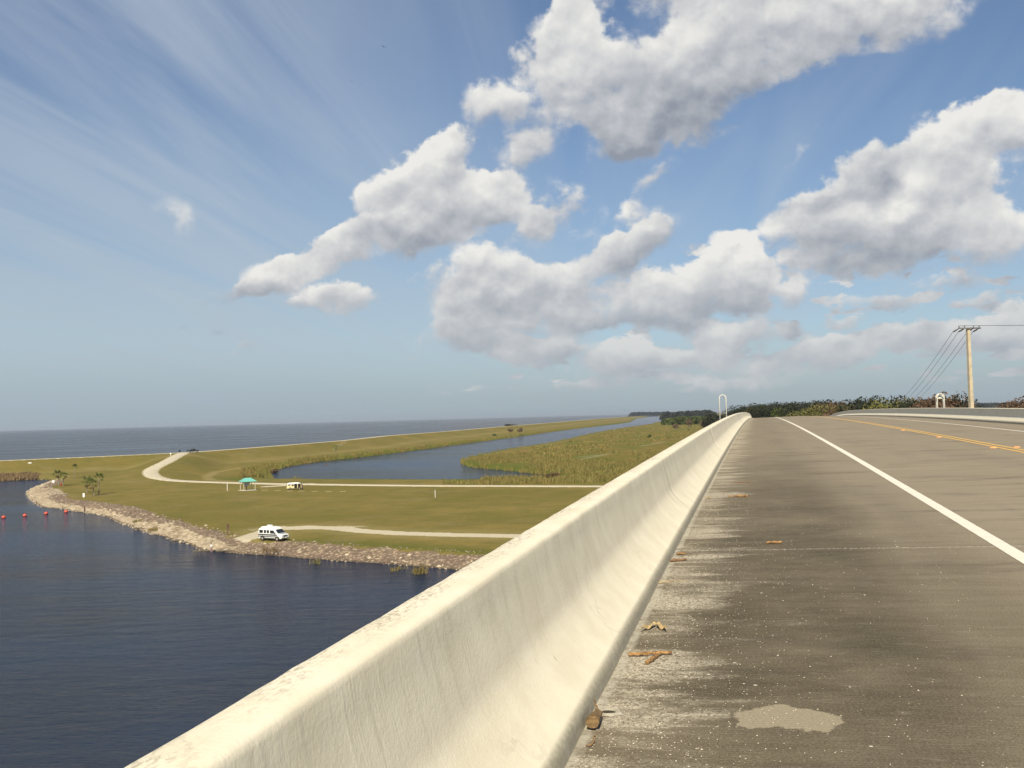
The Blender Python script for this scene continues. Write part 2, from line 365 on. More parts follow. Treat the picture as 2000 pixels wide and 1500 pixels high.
def mat_ground():
    m, nt, b = material('mown grass, rock and sand', rough=.95, spec=.1)
    co = nt.node('ShaderNodeTexCoord').outputs['Object']
    big = nt.noise(co, .022, 4, .55); mid = nt.noise(co, .11, 5, .6); fine = nt.noise(co, 1.3, 5, .65)
    vf = nt.noise(nt.vscale(co, (1, 1, 1)), 5.0, 3, .7)
    g = nt.mix(nt.map(big, .35, .65), (.175, .136, .026), (.245, .178, .046))
    g = nt.mix(nt.map(mid, .40, .68, 0, .75), g, (.125, .122, .020))
    g = nt.mix(nt.map(nt.noise(co, .05, 5, .6), .54, .70, 0, .6), g, (.25, .19, .085))
    g = nt.mix(nt.map(nt.noise(nt.vscale(co, (.35, 1, 1)), .45, 6, .7), .46, .66, 0, .42), g, (.085, .078, .018))
    g = nt.mix(nt.map(nt.noise(co, .35, 5, .75), .56, .70, 0, .45), g, (.30, .235, .085))
    g = nt.mix(nt.map(fine, .3, .75, 0, .45), g, (.075, .075, .016))
    g = nt.mix(nt.map(vf, .35, .7, 0, .35), g, (.25, .21, .09))
    # strand meadow beyond the channel
    pen = nt.attr('meadow')
    p = nt.mix(nt.map(nt.noise(nt.vscale(co, (1, .35, 1)), .04, 4, .6), .36, .66), (.15, .135, .025), (.30, .17, .055))
    p = nt.mix(nt.map(mid, .38, .62, 0, .8), p, (.12, .135, .025))
    p = nt.mix(nt.map(fine, .35, .7, 0, .5), p, (.065, .075, .018))
    g = nt.mix(pen, g, p)
    lush = nt.attr('lush'); g = nt.mix(nt.math('MULTIPLY', lush, nt.map(fine, .2, .7, .5, 1)), g, (.085, .105, .016))
    dry = nt.attr('dry'); g = nt.mix(nt.math('MULTIPLY', dry, nt.map(fine, .2, .7, .5, 1)), g, (.33, .26, .115))
    # limestone gravel
    sand = nt.attr('sand'); sn = nt.math('ADD', sand, nt.math('MULTIPLY', nt.math('SUBTRACT', nt.noise(co, .9, 6, .7), .5), 1.1))
    sc_ = nt.mix(nt.map(vf, .3, .7), (.42, .36, .25), (.62, .55, .40))
    g = nt.mix(nt.map(sn, .42, .62), g, sc_)
    rock = nt.attr('rock'); rn = nt.math('ADD', rock, nt.math('MULTIPLY', nt.math('SUBTRACT', nt.noise(co, .8, 6, .7), .5), .9))
    vcol = nt.voro(co, 1.6, 'Color'); vx = nt.sep(vcol)[0]
    rc = nt.mix(vx, (.20, .14, .10), (.48, .37, .25))
    rc = nt.mix(nt.map(nt.noise(co, .25, 4), .4, .62, 0, .8), rc, (.26, .18, .14))
    rc = nt.mix(nt.map(nt.voro(co, 1.6), .28, .5, 0, .6), rc, (.08, .065, .045))
    pl_ = nt.mix(nt.map(nt.noise(co, 1.1, 5, .7), .35, .65), (.30, .235, .15), (.55, .46, .33))
    pl_ = nt.mix(nt.map(nt.noise(co, .45, 5, .7), .50, .64, 0, .8), pl_, (.17, .13, .07))
    rc = nt.mix(nt.map(nt.math('ADD', nt.attr('pale'), nt.math('MULTIPLY', nt.math('SUBTRACT', nt.noise(co, .35, 6, .7), .5), 1.5)), .42, .66), rc, pl_)
    g = nt.mix(nt.map(rn, .42, .58), g, rc)
    wet = nt.attr('wet'); g = nt.mix(nt.math('MULTIPLY', wet, .7), g, (.035, .03, .018))
    nt.l.new(g, b.inputs['Base Color'])
    bump(nt, b, nt.math('ADD', fine, nt.math('MULTIPLY', vf, .5)), .7, .25)
    return m

def build_land():
    t1 = np.arange(-.575, .575, .00115)
    tl = -.575-np.geomspace(.0015, 3.4, 70)[::-1]; tr = .575+np.geomspace(.0015, 3.4, 70)
    T = np.concatenate([tl, t1, tr])
    Yr = [70.]
    while Yr[-1] < 45000: Yr.append(Yr[-1]*(1.0062 if Yr[-1] < 900 else 1.010 if Yr[-1] < 5000 else 1.03))
    Yr = np.array([1., 20, 40, 55]+Yr)
    Yg, Tg = np.meshgrid(Yr, T, indexing='ij'); X = Tg*Yg
    X = X.ravel(); Y = Yg.ravel()
    Z, q = height(X, Y)
    far = smst(6000, 9000, Y); Z = np.where(~q['lake'], Z*(1-far)+far*0, Z)
    n = rnoise(X, Y, 5, 21, 4)-.5
    rockw = 6.0+2.5*smst(-60, -110, X)+(rnoise(X, Y, 14, 5, 3)-.5)*5
    rock = smst(1.0, -1.0, (q['sb']-rockw)/3.0+n*.8)*(q['sb'] > -6)
    rock = rock*np.where((X < -165) & (Y > 385), .25, 1)
    sand = np.maximum.reduce([smst(3.6, 1.0, seg_dist(X, Y, track)[0]), smst(3.2, .8, seg_dist(X, Y, boat_ramp)[0])*.9, smst(4.5, 1.5, seg_dist(X, Y, verge)[0])*.8]
        +[smst(4.0, .5, seg_dist(X, Y, l)[0]/(1+Y/1400))*.47 for l in sandlines]+[smst(3.5, 1, seg_dist(X, Y, trail2)[0])*.42])
    blob = np.exp(-(((X-at(600,1031)[0])/14)**2+((Y-at(600,1031)[1])/3.4)**2)); sand = np.maximum(sand, blob*.85)
    tipx, tipy, _ = at(75, 966, -1); sand = np.maximum(sand, .52*np.exp(-(((X-tipx)/9)**2+((Y-tipy)/18)**2)))
    rd = q['rd']; sand = np.maximum(sand, smst(4.4, 2.6, rd)*.6)
    sand = np.maximum(sand, smst(3.8, 2.6, q['crest'])*.62)
    # meadow: everything right of the levee canal's near bank
    dl, _, sd_ = seg_dist(X, Y, [(-22, 395), (-22, 475), (60, 820), (110, 1150), (500, 3000), (1500, 9000), (5000, 20000)])
    near_bank = tuple(at(1045, 940)[:2])
    meadow = ((sd_ < 0) & (Y > 283) & (X > -30)).astype(float)
    meadow *= smst(280, 292, Y+.02*X)
    lush = np.maximum(smst(9, 2, q['sc'])*(q['sc'] > -3), .8*smst(14, 6, q['sb'])*smst(5, 7, q['sb'])*smst(-60, -20, X))
    gx, gy, _ = at(465, 936); lush = np.maximum(lush, .9*np.exp(-(((X-gx)/9)**2+((Y-gy)/14)**2)))
    dry = smst(3.0, .8, seg_dist(X, Y, trail)[0])*.55
    dry = np.maximum(dry, .35*np.exp(-((q['crest']-30)/6)**2)*(~q['lake']))
    dry = np.maximum(dry, .35*smst(9, 4, seg_dist(X, Y, track)[0]))
    wet = smst(.9, 0, q['sb'])
    pale = smst(4.6, 2.8, q['sb']+(rnoise(X, Y, 9, 55, 3)-.5)*5)*smst(-.2, 1.0, q['sb']+(rnoise(X, Y, 4, 56, 3)-.5)*1.6)*smst(-20, -70, X)
    pale = np.maximum(pale, smst(30, 12, np.hypot(X-tipx-4, Y-tipy)))
    return mesh_np('ground', np.stack([X, Y, Z], 1), grid_faces(len(Yr), len(T)), mat_ground(),
        dict(rock=rock, sand=sand, meadow=meadow, lush=np.clip(lush, 0, 1), dry=dry, wet=wet, pale=pale))
ground = tag(build_land(), kind='structure')

# ------------------------------------------------------------------ water
def mat_water(name, base, scale, strength, rough, aniso=1.0):
    m, nt, b = material(name, base=base, rough=rough, spec=.5 if 'lake' in name else .36); b.inputs['IOR'].default_value = 1.333
    co = nt.node('ShaderNodeTexCoord').outputs['Object']
    mp = nt.node('ShaderNodeMapping'); nt.put(mp.inputs[0], co); mp.inputs['Rotation'].default_value = (0, 0, R_(12)); mp.inputs['Scale'].default_value = (.55, 1.6, 1)
    a = nt.noise(mp.outputs[0], scale, 5, .62, .4); c = nt.noise(mp.outputs[0], scale*.16, 3, .5, .2)
    h = nt.math('MULTIPLY_ADD', c, 1.6, a)
    bump(nt, b, h, strength, .55)
    gust = nt.noise(nt.vscale(co, (.6, 1.2, 1)), .012, 4, .6)
    cc = nt.mix(nt.map(gust, .35, .65), base, tuple(c*1.5 for c in base)); nt.l.new(cc, b.inputs['Base Color'])
    r = nt.map(gust, .35, .65, rough*.8, rough*1.4); nt.l.new(r, b.inputs['Roughness'])
    return m
def poly_obj(name, pts, z, mat):
    bm = bmesh.new(); vs = [bm.verts.new((x, y, z)) for x, y in pts]; f = bm.faces.new(vs); bmesh.ops.triangulate(bm, faces=[f])
    bmesh.ops.recalc_face_normals(bm, faces=bm.faces)
    if sum(f.normal.z for f in bm.faces) < 0: bmesh.ops.reverse_faces(bm, faces=bm.faces)
    me = bpy.data.meshes.new(name); bm.to_mesh(me); bm.free(); me.materials.append(mat)
    o = bpy.data.objects.new(name, me); COL.objects.link(o); return tag(o, kind='structure')
M_water = mat_water('dark canal water', (.003, .012, .036), 2.2, .85, .13)
M_lake = mat_water('open lake water', (.050, .052, .055), .8, .9, .28)
grow = 6
def offset_poly(poly, d):
    c = np.array(poly); out = []
    n = len(c); area = sum(c[i][0]*c[(i+1) % n][1]-c[(i+1) % n][0]*c[i][1] for i in range(n))
    sg = -1 if area > 0 else 1
    for i in range(n):
        t = c[(i+1) % n]-c[i-1]; t = t/np.linalg.norm(t); out.append((c[i][0]-sg*t[1]*d*1.0, c[i][1]+sg*t[0]*d))
    return out
def canal_water():
    # simple bounding outline a little wider than the channel, hidden under its banks
    return poly_obj('rim_canal_water', offset_poly(canal, 1.6), WL, M_water)
canal_water()
poly_obj('canal_water', offset_poly(basin, 1.6), WL, M_water)
lk = list(crest)
lakepoly = lk+[(40000, 70000), (-60000, 70000), (-60000, -20000), (-1500, -425)]
poly_obj('lake', lakepoly, LAKE, M_lake)

# ------------------------------------------------------------------ gravel roads
def mat_gravel():
    m, nt, b = material('crushed limestone', rough=.95, spec=.1)
    co = nt.node('ShaderNodeTexCoord').outputs['Object']
    c = nt.mix(nt.map(nt.noise(co, 2.0, 5, .7), .3, .7), (.46, .40, .29), (.60, .54, .41))
    c = nt.mix(nt.map(nt.noise(co, .3, 4, .6), .5, .75, 0, .5), c, (.36, .31, .21))
    nt.l.new(c, b.inputs['Base Color']); bump(nt, b, nt.noise(co, 6, 3), .4, .05); return m
M_gravel = mat_gravel()
def ribbon(name, line, w, zfun, lift, mat):
    P = np.array([p[:2] for p in line]); V = []; 
    for i in range(len(P)):
        t = P[min(i+1, len(P)-1)]-P[max(i-1, 0)]; t = t/np.linalg.norm(t); nn = np.array([-t[1], t[0]])
        for k, q in enumerate((-.5, -.45, 0, .45, .5)):
            ww = w*(1+.10*math.sin(i*1.7)*abs(q)); p = P[i]+nn*q*ww; V.append((p[0], p[1], zfun(i)+lift+(.0 if abs(q) < .5 else -.10)))
    return tag(mesh_np(name, np.array(V), grid_faces(len(P), 5), mat), kind='structure')
ribbon('gravel_road', road, 4.8, lambda i: road[i][2], .10, M_gravel)
cl = smooth_line(crest, 10)[8:]
ribbon('levee_road', cl, 4.6, lambda i: LV, .08, M_gravel)

# ------------------------------------------------------------------ bridge
BAZ, G0, KK, HH, Q, CS = .243408, .015172, .000193, 1.605474, 3.5e-5, .0209
G2 = .114862e-6; AB, AO, AL, AY, AWR, ARB = -.869, -1.475, 2.263, 6.054, 9.999, 13.231
bt = np.array([math.sin(BAZ), math.cos(BAZ)]); bn_ = np.array([math.cos(BAZ), -math.sin(BAZ)])
def deck_z(s):
    def f(s): return EYE+G0*s-KK*s*s/2+G2*s**3-HH
    if s <= 155: return f(s)
    g1 = G0-KK*155+3*G2*155**2; u = s-155; k2 = .0007; ue = (g1+.052)/k2
    if u <= ue: return f(155)+g1*u-k2*u*u/2
    zz = f(155)+g1*ue-k2*ue*ue/2-.052*(u-ue); return max(zz, .25)
def BP(s, a, dz=0.0, crown=True):
    z = deck_z(s)+dz+(CS*(AY-abs(a-AY)) if crown else 0)
    q = Q*s*s/2; return (s*bt[0]+(a+q)*bn_[0], s*bt[1]+(a+q)*bn_[1], z)
def s_samples(fine=False):
    a = list(np.arange(-60, 0, 3.)); a += list(np.arange(0, 14, .12 if fine else .5)); a += list(np.arange(14, 60, .8)); a += list(np.arange(60, 200, 2.)); a += list(np.arange(200, 541, 8.)); return a
def mat_deck():
    m, nt, b = material('tined bridge concrete', rough=.9, spec=.25)
    uv = nt.node('ShaderNodeUVMap').outputs[0]; u, v, _ = nt.sep(uv)     # u = metres along, v = metres across
    big = nt.noise(uv, .35, 4, .55); st = nt.noise(nt.vscale(uv, (1, .05, 1)), 9.0, 6, .65)
    st2 = nt.noise(nt.vscale(uv, (1, .12, 1)), 42.0, 4, .6); fine = nt.noise(uv, 60, 5, .7)
    c = nt.mix(nt.map(st, .3, .7), (.25, .205, .142), (.335, .28, .20))
    c = nt.mix(nt.map(big, .35, .65, 0, .5), c, (.28, .228, .162))
    c = nt.mix(nt.map(nt.noise(nt.vscale(uv, (.15, 1, 1)), .9, 4), .5, .7, 0, .35), c, (.19, .165, .13))
    # shoulder grime, plus view-angle darkening of the near end put into the colour
    sh = nt.math('MULTIPLY', nt.map(v, 2.0, .7), nt.map(v, -1.0, -.2, .65, 1.0))
    sh = nt.math('MULTIPLY', sh, nt.map(nt.noise(uv, .5, 5, .6), .25, .6, .55, 1.0))
    sh = nt.math('MULTIPLY', sh, nt.map(u, 34, 8, .28, 1.0))
    g2 = nt.math('MULTIPLY', nt.map(v, 2.6, 1.6), nt.map(u, 20, 6, .1, .55)); sh = nt.math('MAXIMUM', sh, g2)
    dk = nt.mix(nt.map(nt.noise(nt.vscale(uv, (1, .4, 1)), 5, 5, .7), .3, .7), (.045, .036, .018), (.090, .074, .043))
    c = nt.mix(nt.math('MULTIPLY', sh, .92), c, dk)
    c = nt.mix(nt.map(fine, .45, .70, 0, .34), c, (.33, .28, .20))
    c = nt.mix(nt.map(nt.noise(uv, 90, 4, .7), .47, .64, 0, .60), c, (.045, .036, .024))
    c = nt.mix(nt.map(nt.noise(nt.vscale(uv, (1, .3, 1)), 1.3, 5, .7), .50, .70, 0, .45), c, (.055, .045, .030))
    c = nt.mix(nt.map(st2, .55, .75, 0, .40), c, (.30, .27, .21))
    # sand and shell grit swept against the parapet, in cross streaks
    ga = nt.map(v, .15, -.75); gn = nt.noise(nt.vscale(uv, (1, .22, 1)), 2.6, 6, .68); gn2 = nt.noise(uv, 28, 5, .75)
    gm = nt.math('MULTIPLY', nt.map(nt.math('ADD', gn, nt.math('MULTIPLY', ga, .17)), .56, .74), nt.map(gn2, .34, .56))
    gm = nt.math('MULTIPLY', gm, nt.map(nt.noise(uv, 70, 4, .75), .40, .56, .25, 1))
    gm = nt.math('MULTIPLY', gm, nt.map(nt.noise(uv, 1.1, 4, .6), .34, .52, .25, 1))
    gm = nt.math('MULTIPLY', gm, nt.map(v, .5, -.1))
    c = nt.mix(nt.math('MULTIPLY', gm, .95), c, (.56, .50, .39))
    edge = nt.math('MULTIPLY', nt.map(v, -.80, -.845), nt.map(nt.noise(uv, 7, 5, .7), .3, .6)); c = nt.mix(nt.math('MULTIPLY', edge, .8), c, (.44, .41, .33))
    # shade along the other parapet's foot, painted into the deck colour
    c = nt.mix(nt.math('MULTIPLY', nt.map(v, 12.6, 13.2), .85), c, (.09, .07, .05))
    # white shell flecks
    vo = nt.node('ShaderNodeTexVoronoi'); nt.put(vo.inputs['Vector'], uv); vo.inputs['Scale'].default_value = 13
    rr = nt.sep(vo.outputs['Color'])[0]
    dot = nt.math('LESS_THAN', vo.outputs['Distance'], nt.math('MULTIPLY', nt.math('MULTIPLY', nt.math('POWER', rr, 6), .15), nt.map(v, 2.0, -.4, .45, 1.0)))
    c = nt.mix(nt.math('MULTIPLY', dot, .85), c, (.62, .57, .47))
    # pale mortar patch on the shoulder
    pv = nt.vadd(uv, nt.vmadd(nt.noise(uv, 4.2, 4, .6, 0, 1), (.34, .26, 0), (-.17, -.13, 0)))
    mp = nt.node('ShaderNodeMapping', vector_type='TEXTURE'); nt.put(mp.inputs[0], pv); mp.inputs['Location'].default_value = (5.06, .10, 0); mp.inputs['Scale'].default_value = (.18, .29, 1); mp.inputs['Rotation'].default_value = (0, 0, R_(14))
    g = nt.node('ShaderNodeTexGradient', gradient_type='SPHERICAL'); nt.l.new(mp.outputs[0], g.inputs[0])
    pm = nt.map(nt.math('ADD', g.outputs['Fac'], nt.math('MULTIPLY', nt.math('SUBTRACT', nt.noise(uv, 22, 5, .6), .5), .10)), .04, .13)
    pc = nt.mix(nt.map(fine, .3, .7), (.25, .212, .145), (.34, .29, .205)); c = nt.mix(nt.math('MULTIPLY', pm, .93), c, pc)
    # construction joints across the deck
    jt = None
    jn_ = nt.map(nt.math('ABSOLUTE', nt.math('SUBTRACT', u, 10.55)), .05, .01); c = nt.mix(nt.math('MULTIPLY', nt.math('MULTIPLY', jn_, nt.map(nt.noise(uv, 30, 4, .7), .45, .6)), .7), c, (.50, .45, .36))
    for s in (10.62, 13.64, 28.7, 43.0, 58.0, 73.0, 88.0):
        d = nt.math('ABSOLUTE', nt.math('SUBTRACT', u, s)); k = nt.map(d, .035 if s > 20 else .012, .008 if s > 20 else .004)
        jt = k if jt is None else nt.math('MAXIMUM', jt, k)
    c = nt.mix(nt.math('MULTIPLY', jt, .55), c, (.07, .06, .05))
    nt.l.new(c, b.inputs['Base Color'])
    wv = nt.node('ShaderNodeTexWave', wave_type='BANDS', bands_direction='X'); nt.put(wv.inputs[0], uv); wv.inputs['Scale'].default_value = 11; wv.inputs['Distortion'].default_value = 1.2; wv.inputs['Detail'].default_value = 2
    h = nt.math('MULTIPLY_ADD', wv.outputs['Fac'], .35, nt.math('MULTIPLY_ADD', fine, .8, st2))
    bump(nt, b, h, .45, .004)
    return m
def sweep(name, S, prof, mat, crown=True, noise=None, close=False, vfun=None):
    V = []; U = []
    L = [0]
    for i in range(1, len(prof)): L.append(L[-1]+math.hypot(prof[i][0]-prof[i-1][0], prof[i][1]-prof[i-1][1]))
    for s in S:
        for j, (a, dz) in enumerate(prof):
            da, dd = noise(s, j, a, dz) if noise else (0, 0)
            V.append(BP(s, a+da, dz+dd, crown)); U.append((s, (vfun[j] if vfun else L[j])))
    return mesh_np(name, np.array(V), grid_faces(len(S), len(prof)), mat, uv=np.array(U))
M_deck = mat_deck()
M_under = speckle('weathered girder concrete', (.30, .28, .24), .2, .8)
bridge = tag(empty('road_bridge', BP(0, AY, -.3)), 'grey concrete bridge deck rising between two parapets to its crest', 'bridge')
def adopt(o, parent):
    o.parent = parent; o.matrix_parent_inverse = parent.matrix_basis.inverted() if False else Matrix.Translation(-parent.location); return o
dk_prof = [(a, 0) for a in (-.90, -.5, 0, .6, 1.2, 2.263, 4, AY, 8, 10, 12, 13.26)]
deck = sweep('roadway', s_samples(), dk_prof, M_deck, vfun=[p[0] for p in dk_prof]); adopt(deck, bridge)
und = [(-1.50, -.02), (-1.50, -.30), (-.9, -.34), (-.9, -1.3), (-.4, -1.3), (-.4, -.36), (3.6, -.42), (3.6, -1.4), (4.1, -1.4), (4.1, -.42), (8.1, -.42), (8.1, -1.4), (8.6, -1.4), (8.6, -.42), (12.7, -.36), (12.7, -1.3), (13.2, -1.3), (13.2, -.34), (13.85, -.30), (13.85, -.02)]
adopt(sweep('girder', s_samples(), und, M_under), bridge)
pm = MB()
for sp in range(-40, 400, 40):
    if abs(sp) < 1: continue
    zt = deck_z(sp)-1.35
    for a in (0, 6, 12):
        x, y, _ = BP(sp, a); cm = MB(); cm.tube([(x, y, -4), (x, y, zt-1.1)], .6, 12); adopt(cm.build('pier_column', M_under), bridge)
    pm = MB(); P0 = [BP(sp+e, a, 0, False) for e in (-.7, .7) for a in (-1.2, 13.5)]
    pm.add([(p[0], p[1], zt-1.1) for p in P0]+[(p[0], p[1], zt+.05) for p in P0], [(0,1,3,2),(4,5,7,6),(0,1,5,4),(1,3,7,5),(3,2,6,7),(2,0,4,6)])
    adopt(pm.build('pier_cap', M_under), bridge)

def mat_barrier():
    m, nt, b = material('limewashed rough concrete', rough=.88, spec=.25)
    uv = nt.node('ShaderNodeUVMap').outputs[0]; u, v, _ = nt.sep(uv)   # v = metres down the profile from the outer top edge
    n1 = nt.noise(nt.vscale(uv, (1, .12, 1)), 16, 6, .65); n2 = nt.noise(uv, 3, 5, .6); n3 = nt.noise(uv, 45, 5, .65)
    c = nt.mix(nt.map(n2, .3, .7), (.70, .635, .485), (.775, .715, .565))
    face = nt.map(v, .20, .26); runs = nt.math('MULTIPLY', nt.map(n1, .50, .72, 0, .50), nt.math('MULTIPLY', face, nt.map(v, .80, .50)))
    c = nt.mix(runs, c, (.50, .45, .34))
    # grime mottling on the flat top, worst along its outer half
    top = nt.math('MULTIPLY', nt.map(v, .19, .07), nt.map(nt.noise(nt.vscale(uv, (.5, 1, 1)), 2.0, 4, .6), .36, .56))
    gr = nt.math('MULTIPLY', top, nt.map(nt.noise(nt.vscale(uv, (.6, 1.4, 1)), 34, 7, .8), .47, .60))
    c = nt.mix(nt.math('MULTIPLY', gr, .85), c, (.30, .24, .17))
    # scrapes and tyre scuffs on the toe
    sv = nt.node('ShaderNodeMapping'); nt.put(sv.inputs[0], uv); sv.inputs['Rotation'].default_value = (0, 0, R_(38)); sv.inputs['Scale'].default_value = (3.2, .35, 1)
    sc = nt.math('MULTIPLY', nt.map(nt.noise(sv.outputs[0], 11, 5, .7), .67, .72), nt.map(v, .55, .80, 0, .8))
    c = nt.mix(sc, c, (.13, .11, .08))
    pits = nt.math('LESS_THAN', nt.voro(nt.vscale(uv, (1, .6, 1)), 9), nt.math('MULTIPLY', nt.map(nt.noise(uv, 1.5, 3), .55, .7), .055))
    c = nt.mix(nt.math('MULTIPLY', pits, .6), c, (.20, .17, .12))
    # rubbed dirt low on the vertical kerb
    kb = nt.math('MULTIPLY', nt.map(v, 1.01, 1.05), nt.map(nt.noise(uv, 24, 5, .7), .3, .7, .55, .85)); c = nt.mix(kb, c, (.25, .225, .165))
    vc = nt.node('ShaderNodeTexVoronoi', feature='DISTANCE_TO_EDGE'); nt.put(vc.inputs['Vector'], nt.vadd(nt.vscale(uv, (1, .55, 1)), nt.vmadd(nt.noise(uv, 5, 4, .6, 0, 1), (.25, .25, 0), (-.12, -.12, 0)))); vc.inputs['Scale'].default_value = 1.3
    crack = nt.math('MULTIPLY', nt.map(vc.outputs['Distance'], .010, .002), nt.map(nt.noise(uv, .8, 3), .52, .60)); c = nt.mix(nt.math('MULTIPLY', crack, .16), c, (.22, .19, .14))
    mil = nt.math('MULTIPLY', nt.map(nt.noise(nt.vscale(uv, (1, .3, 1)), 1.4, 5, .7), .54, .72), nt.map(nt.noise(uv, 26, 5, .75), .42, .62)); c = nt.mix(nt.math('MULTIPLY', mil, .24), c, (.30, .27, .20))
    for s_ in (13.64, 28.7, 43.76):
        jd = nt.map(nt.math('ABSOLUTE', nt.math('SUBTRACT', u, s_)), .022, .006); c = nt.mix(nt.math('MULTIPLY', jd, .7), c, (.16, .14, .10))
    nt.l.new(c, b.inputs['Base Color'])
    lump = nt.noise(nt.vscale(uv, (1, .8, 1)), 58, 4, .6)
    drip = nt.math('MULTIPLY', nt.map(nt.noise(nt.vscale(uv, (1, .07, 1)), 20, 3, .6), .50, .75), nt.math('MULTIPLY', face, nt.map(v, .66, .40)))
    h = nt.math('MULTIPLY_ADD', lump, .8, nt.math('MULTIPLY_ADD', drip, .28, nt.math('MULTIPLY_ADD', nt.noise(uv, 9, 4, .6), .5, nt.math('MULTIPLY', n1, .15))))
    bump(nt, b, h, .40, .006)
    return m
M_barrier = mat_barrier()
# profile from the outer foot up, over the top, down the road face (metres from the outer face, height)
TOPH = .81
prof0 = [(0, -.30), (0, .30), (0, .780), (.004, .797), (.014, .807), (.06, .811), (.12, .812), (.180, .810), (.200, .804), (.210, .794), (.216, .775), (.227, .70), (.250, .60), (.278, .50),
         (.298, .425), (.310, .385), (.330, .345), (.362, .300), (.420, .232), (.490, .167), (.562, .108), (.580, .097), (.591, .082), (.597, .050), (.606, -.03)]
def parapet(name, a_out, sgn, joints, label):
    root = tag(empty(name, BP(0, a_out, 0)), label, 'parapet')
    S = s_samples(True); js = [s for s in joints]; S = [s for s in S if all(abs(s-j) > .03 for j in js)]
    for j in js: S += [j-.010, j-.006, j+.006, j+.010]
    S.sort()
    def nz(s, j, a, dz):
        inset = any(abs(s-k) < .0061 for k in js)
        p = Vector((s*1.9, a*3+sgn, dz*2.3)); amp = .0035
        w = mnoise.noise(p)*amp; w2 = mnoise.noise(Vector((s*7.1, j*.7, sgn)))*.0028 if 2 <= j <= 10 else 0
        g = .006 if inset else 0
        tx = -g*.8 if j > 7 else (g*.8 if j < 5 else 0)
        return sgn*(w+tx+w2*(1 if j > 7 else -1)), (w2 - (g if 3 <= j <= 12 else 0))
    if sgn < 0:   # the far parapet has a steeper upper face
        base = [(x if z > .80 or i < 4 else x+.075*(z-.345)/.42 if z > .345 else x, z) for i, (x, z) in enumerate(prof0)]
    else: base = prof0
    prof = [(a_out+sgn*x, z) for x, z in base]
    o = sweep('parapet_wall', S, prof, M_barrier, noise=nz, vfun=None)
    # v coordinate measured from the outer top edge
    uvl = o.data.uv_layers[0]; n = len(uvl.data); arr = np.zeros(n*2, np.float32); uvl.data.foreach_get('uv', arr); arr = arr.reshape(-1, 2); arr[:, 1] -= 1.09; uvl.data.foreach_set('uv', arr.ravel())
    adopt(o, root); return root
jl = [1.75]+[13.64+15.06*k for k in range(0, 8)]
parapet('bridge_parapet', AO, 1, jl, 'cream concrete parapet running from the near left corner up to the bridge crest')
parapet('bridge_parapet', ARB+.60, -1, [], 'low far parapet with shaded grey face across the road on the right')
# outer lip of the deck
# ---- painted lines, 4 mm proud
def mat_paint(name, colr, worn):
    m, nt, b = material(name, rough=.7, spec=.3)
    uv = nt.node('ShaderNodeUVMap').outputs[0]
    n = nt.noise(nt.vscale(uv, (1, .5, 1)), 30, 6, .75); n2 = nt.noise(nt.vscale(uv, (.6, .1, 1)), 40, 4, .6)
    c = nt.mix(nt.map(n2, .5, .72, 0, .4), colr, tuple(k*.55 for k in colr))
    c = nt.mix(nt.map(n, worn, worn+.05), c, (.27, .24, .19)); nt.l.new(c, b.inputs['Base Color']); bump(nt, b, n, .3, .003); return m
M_white = mat_paint('worn white road paint', (.74, .69, .58), .66); M_yel = mat_paint('worn yellow road paint', (.72, .43, .10), .64)
def line(name, a0, a1, mat, seed):
    S = [s for s in s_samples() if s >= -50]
    def nz(s, j, a, dz): return mnoise.noise(Vector((s*6, j*9, seed)))*.007, 0
    # ragged edges where the paint bled into the tining
    prof = [(a0, .004), ((a0+a1)/2, .004), (a1, .004)]
    S2 = sorted(set(list(np.arange(5, 30, .05))+[s for s in S if s < 5 or s >= 30]))
    return adopt(sweep(name, S2, prof, mat, noise=nz, vfun=[a0, (a0+a1)/2, a1]), bridge)
line('edge_line', AL, AL+.15, M_white, 1); line('edge_line', AWR, AWR+.15, M_white, 2)
line('centre_line', AY, AY+.11, M_yel, 3); line('centre_line', AY+.28, AY+.39, M_yel, 4)
# the line of raised markers
M_marker = speckle('amber marker plastic', (.75, .36, .14), .2, 20, .5)
for i, (s, a, lab) in enumerate([(27.43, 5.93, 'amber road marker beside the yellow lines, nearest on the left of them'), (27.74, 6.56, 'amber road marker just right of the yellow lines at the photo edge'),
        (35.1, 5.93, 'amber road marker left of the yellow lines, middle of three'), (43.2, 5.93, 'amber road marker left of the yellow lines, farthest one out')]):
    mb = MB(); w, l = .05, .05
    mb.add([(-w,-l,0),(w,-l,0),(w,l,0),(-w,l,0),(-w*.8,-l*.45,.018),(w*.8,-l*.45,.018),(w*.8,l*.45,.018),(-w*.8,l*.45,.018)], [(0,1,5,4),(1,2,6,5),(2,3,7,6),(3,0,4,7),(4,5,6,7)])
    o = mb.build('road_marker', M_marker, loc=BP(s, a, .002)); o.rotation_euler[2] = -BAZ; o.scale = (1.6, 1.6, 1.3); tag(o, lab, 'road marker', 'raised markers on the centre line')

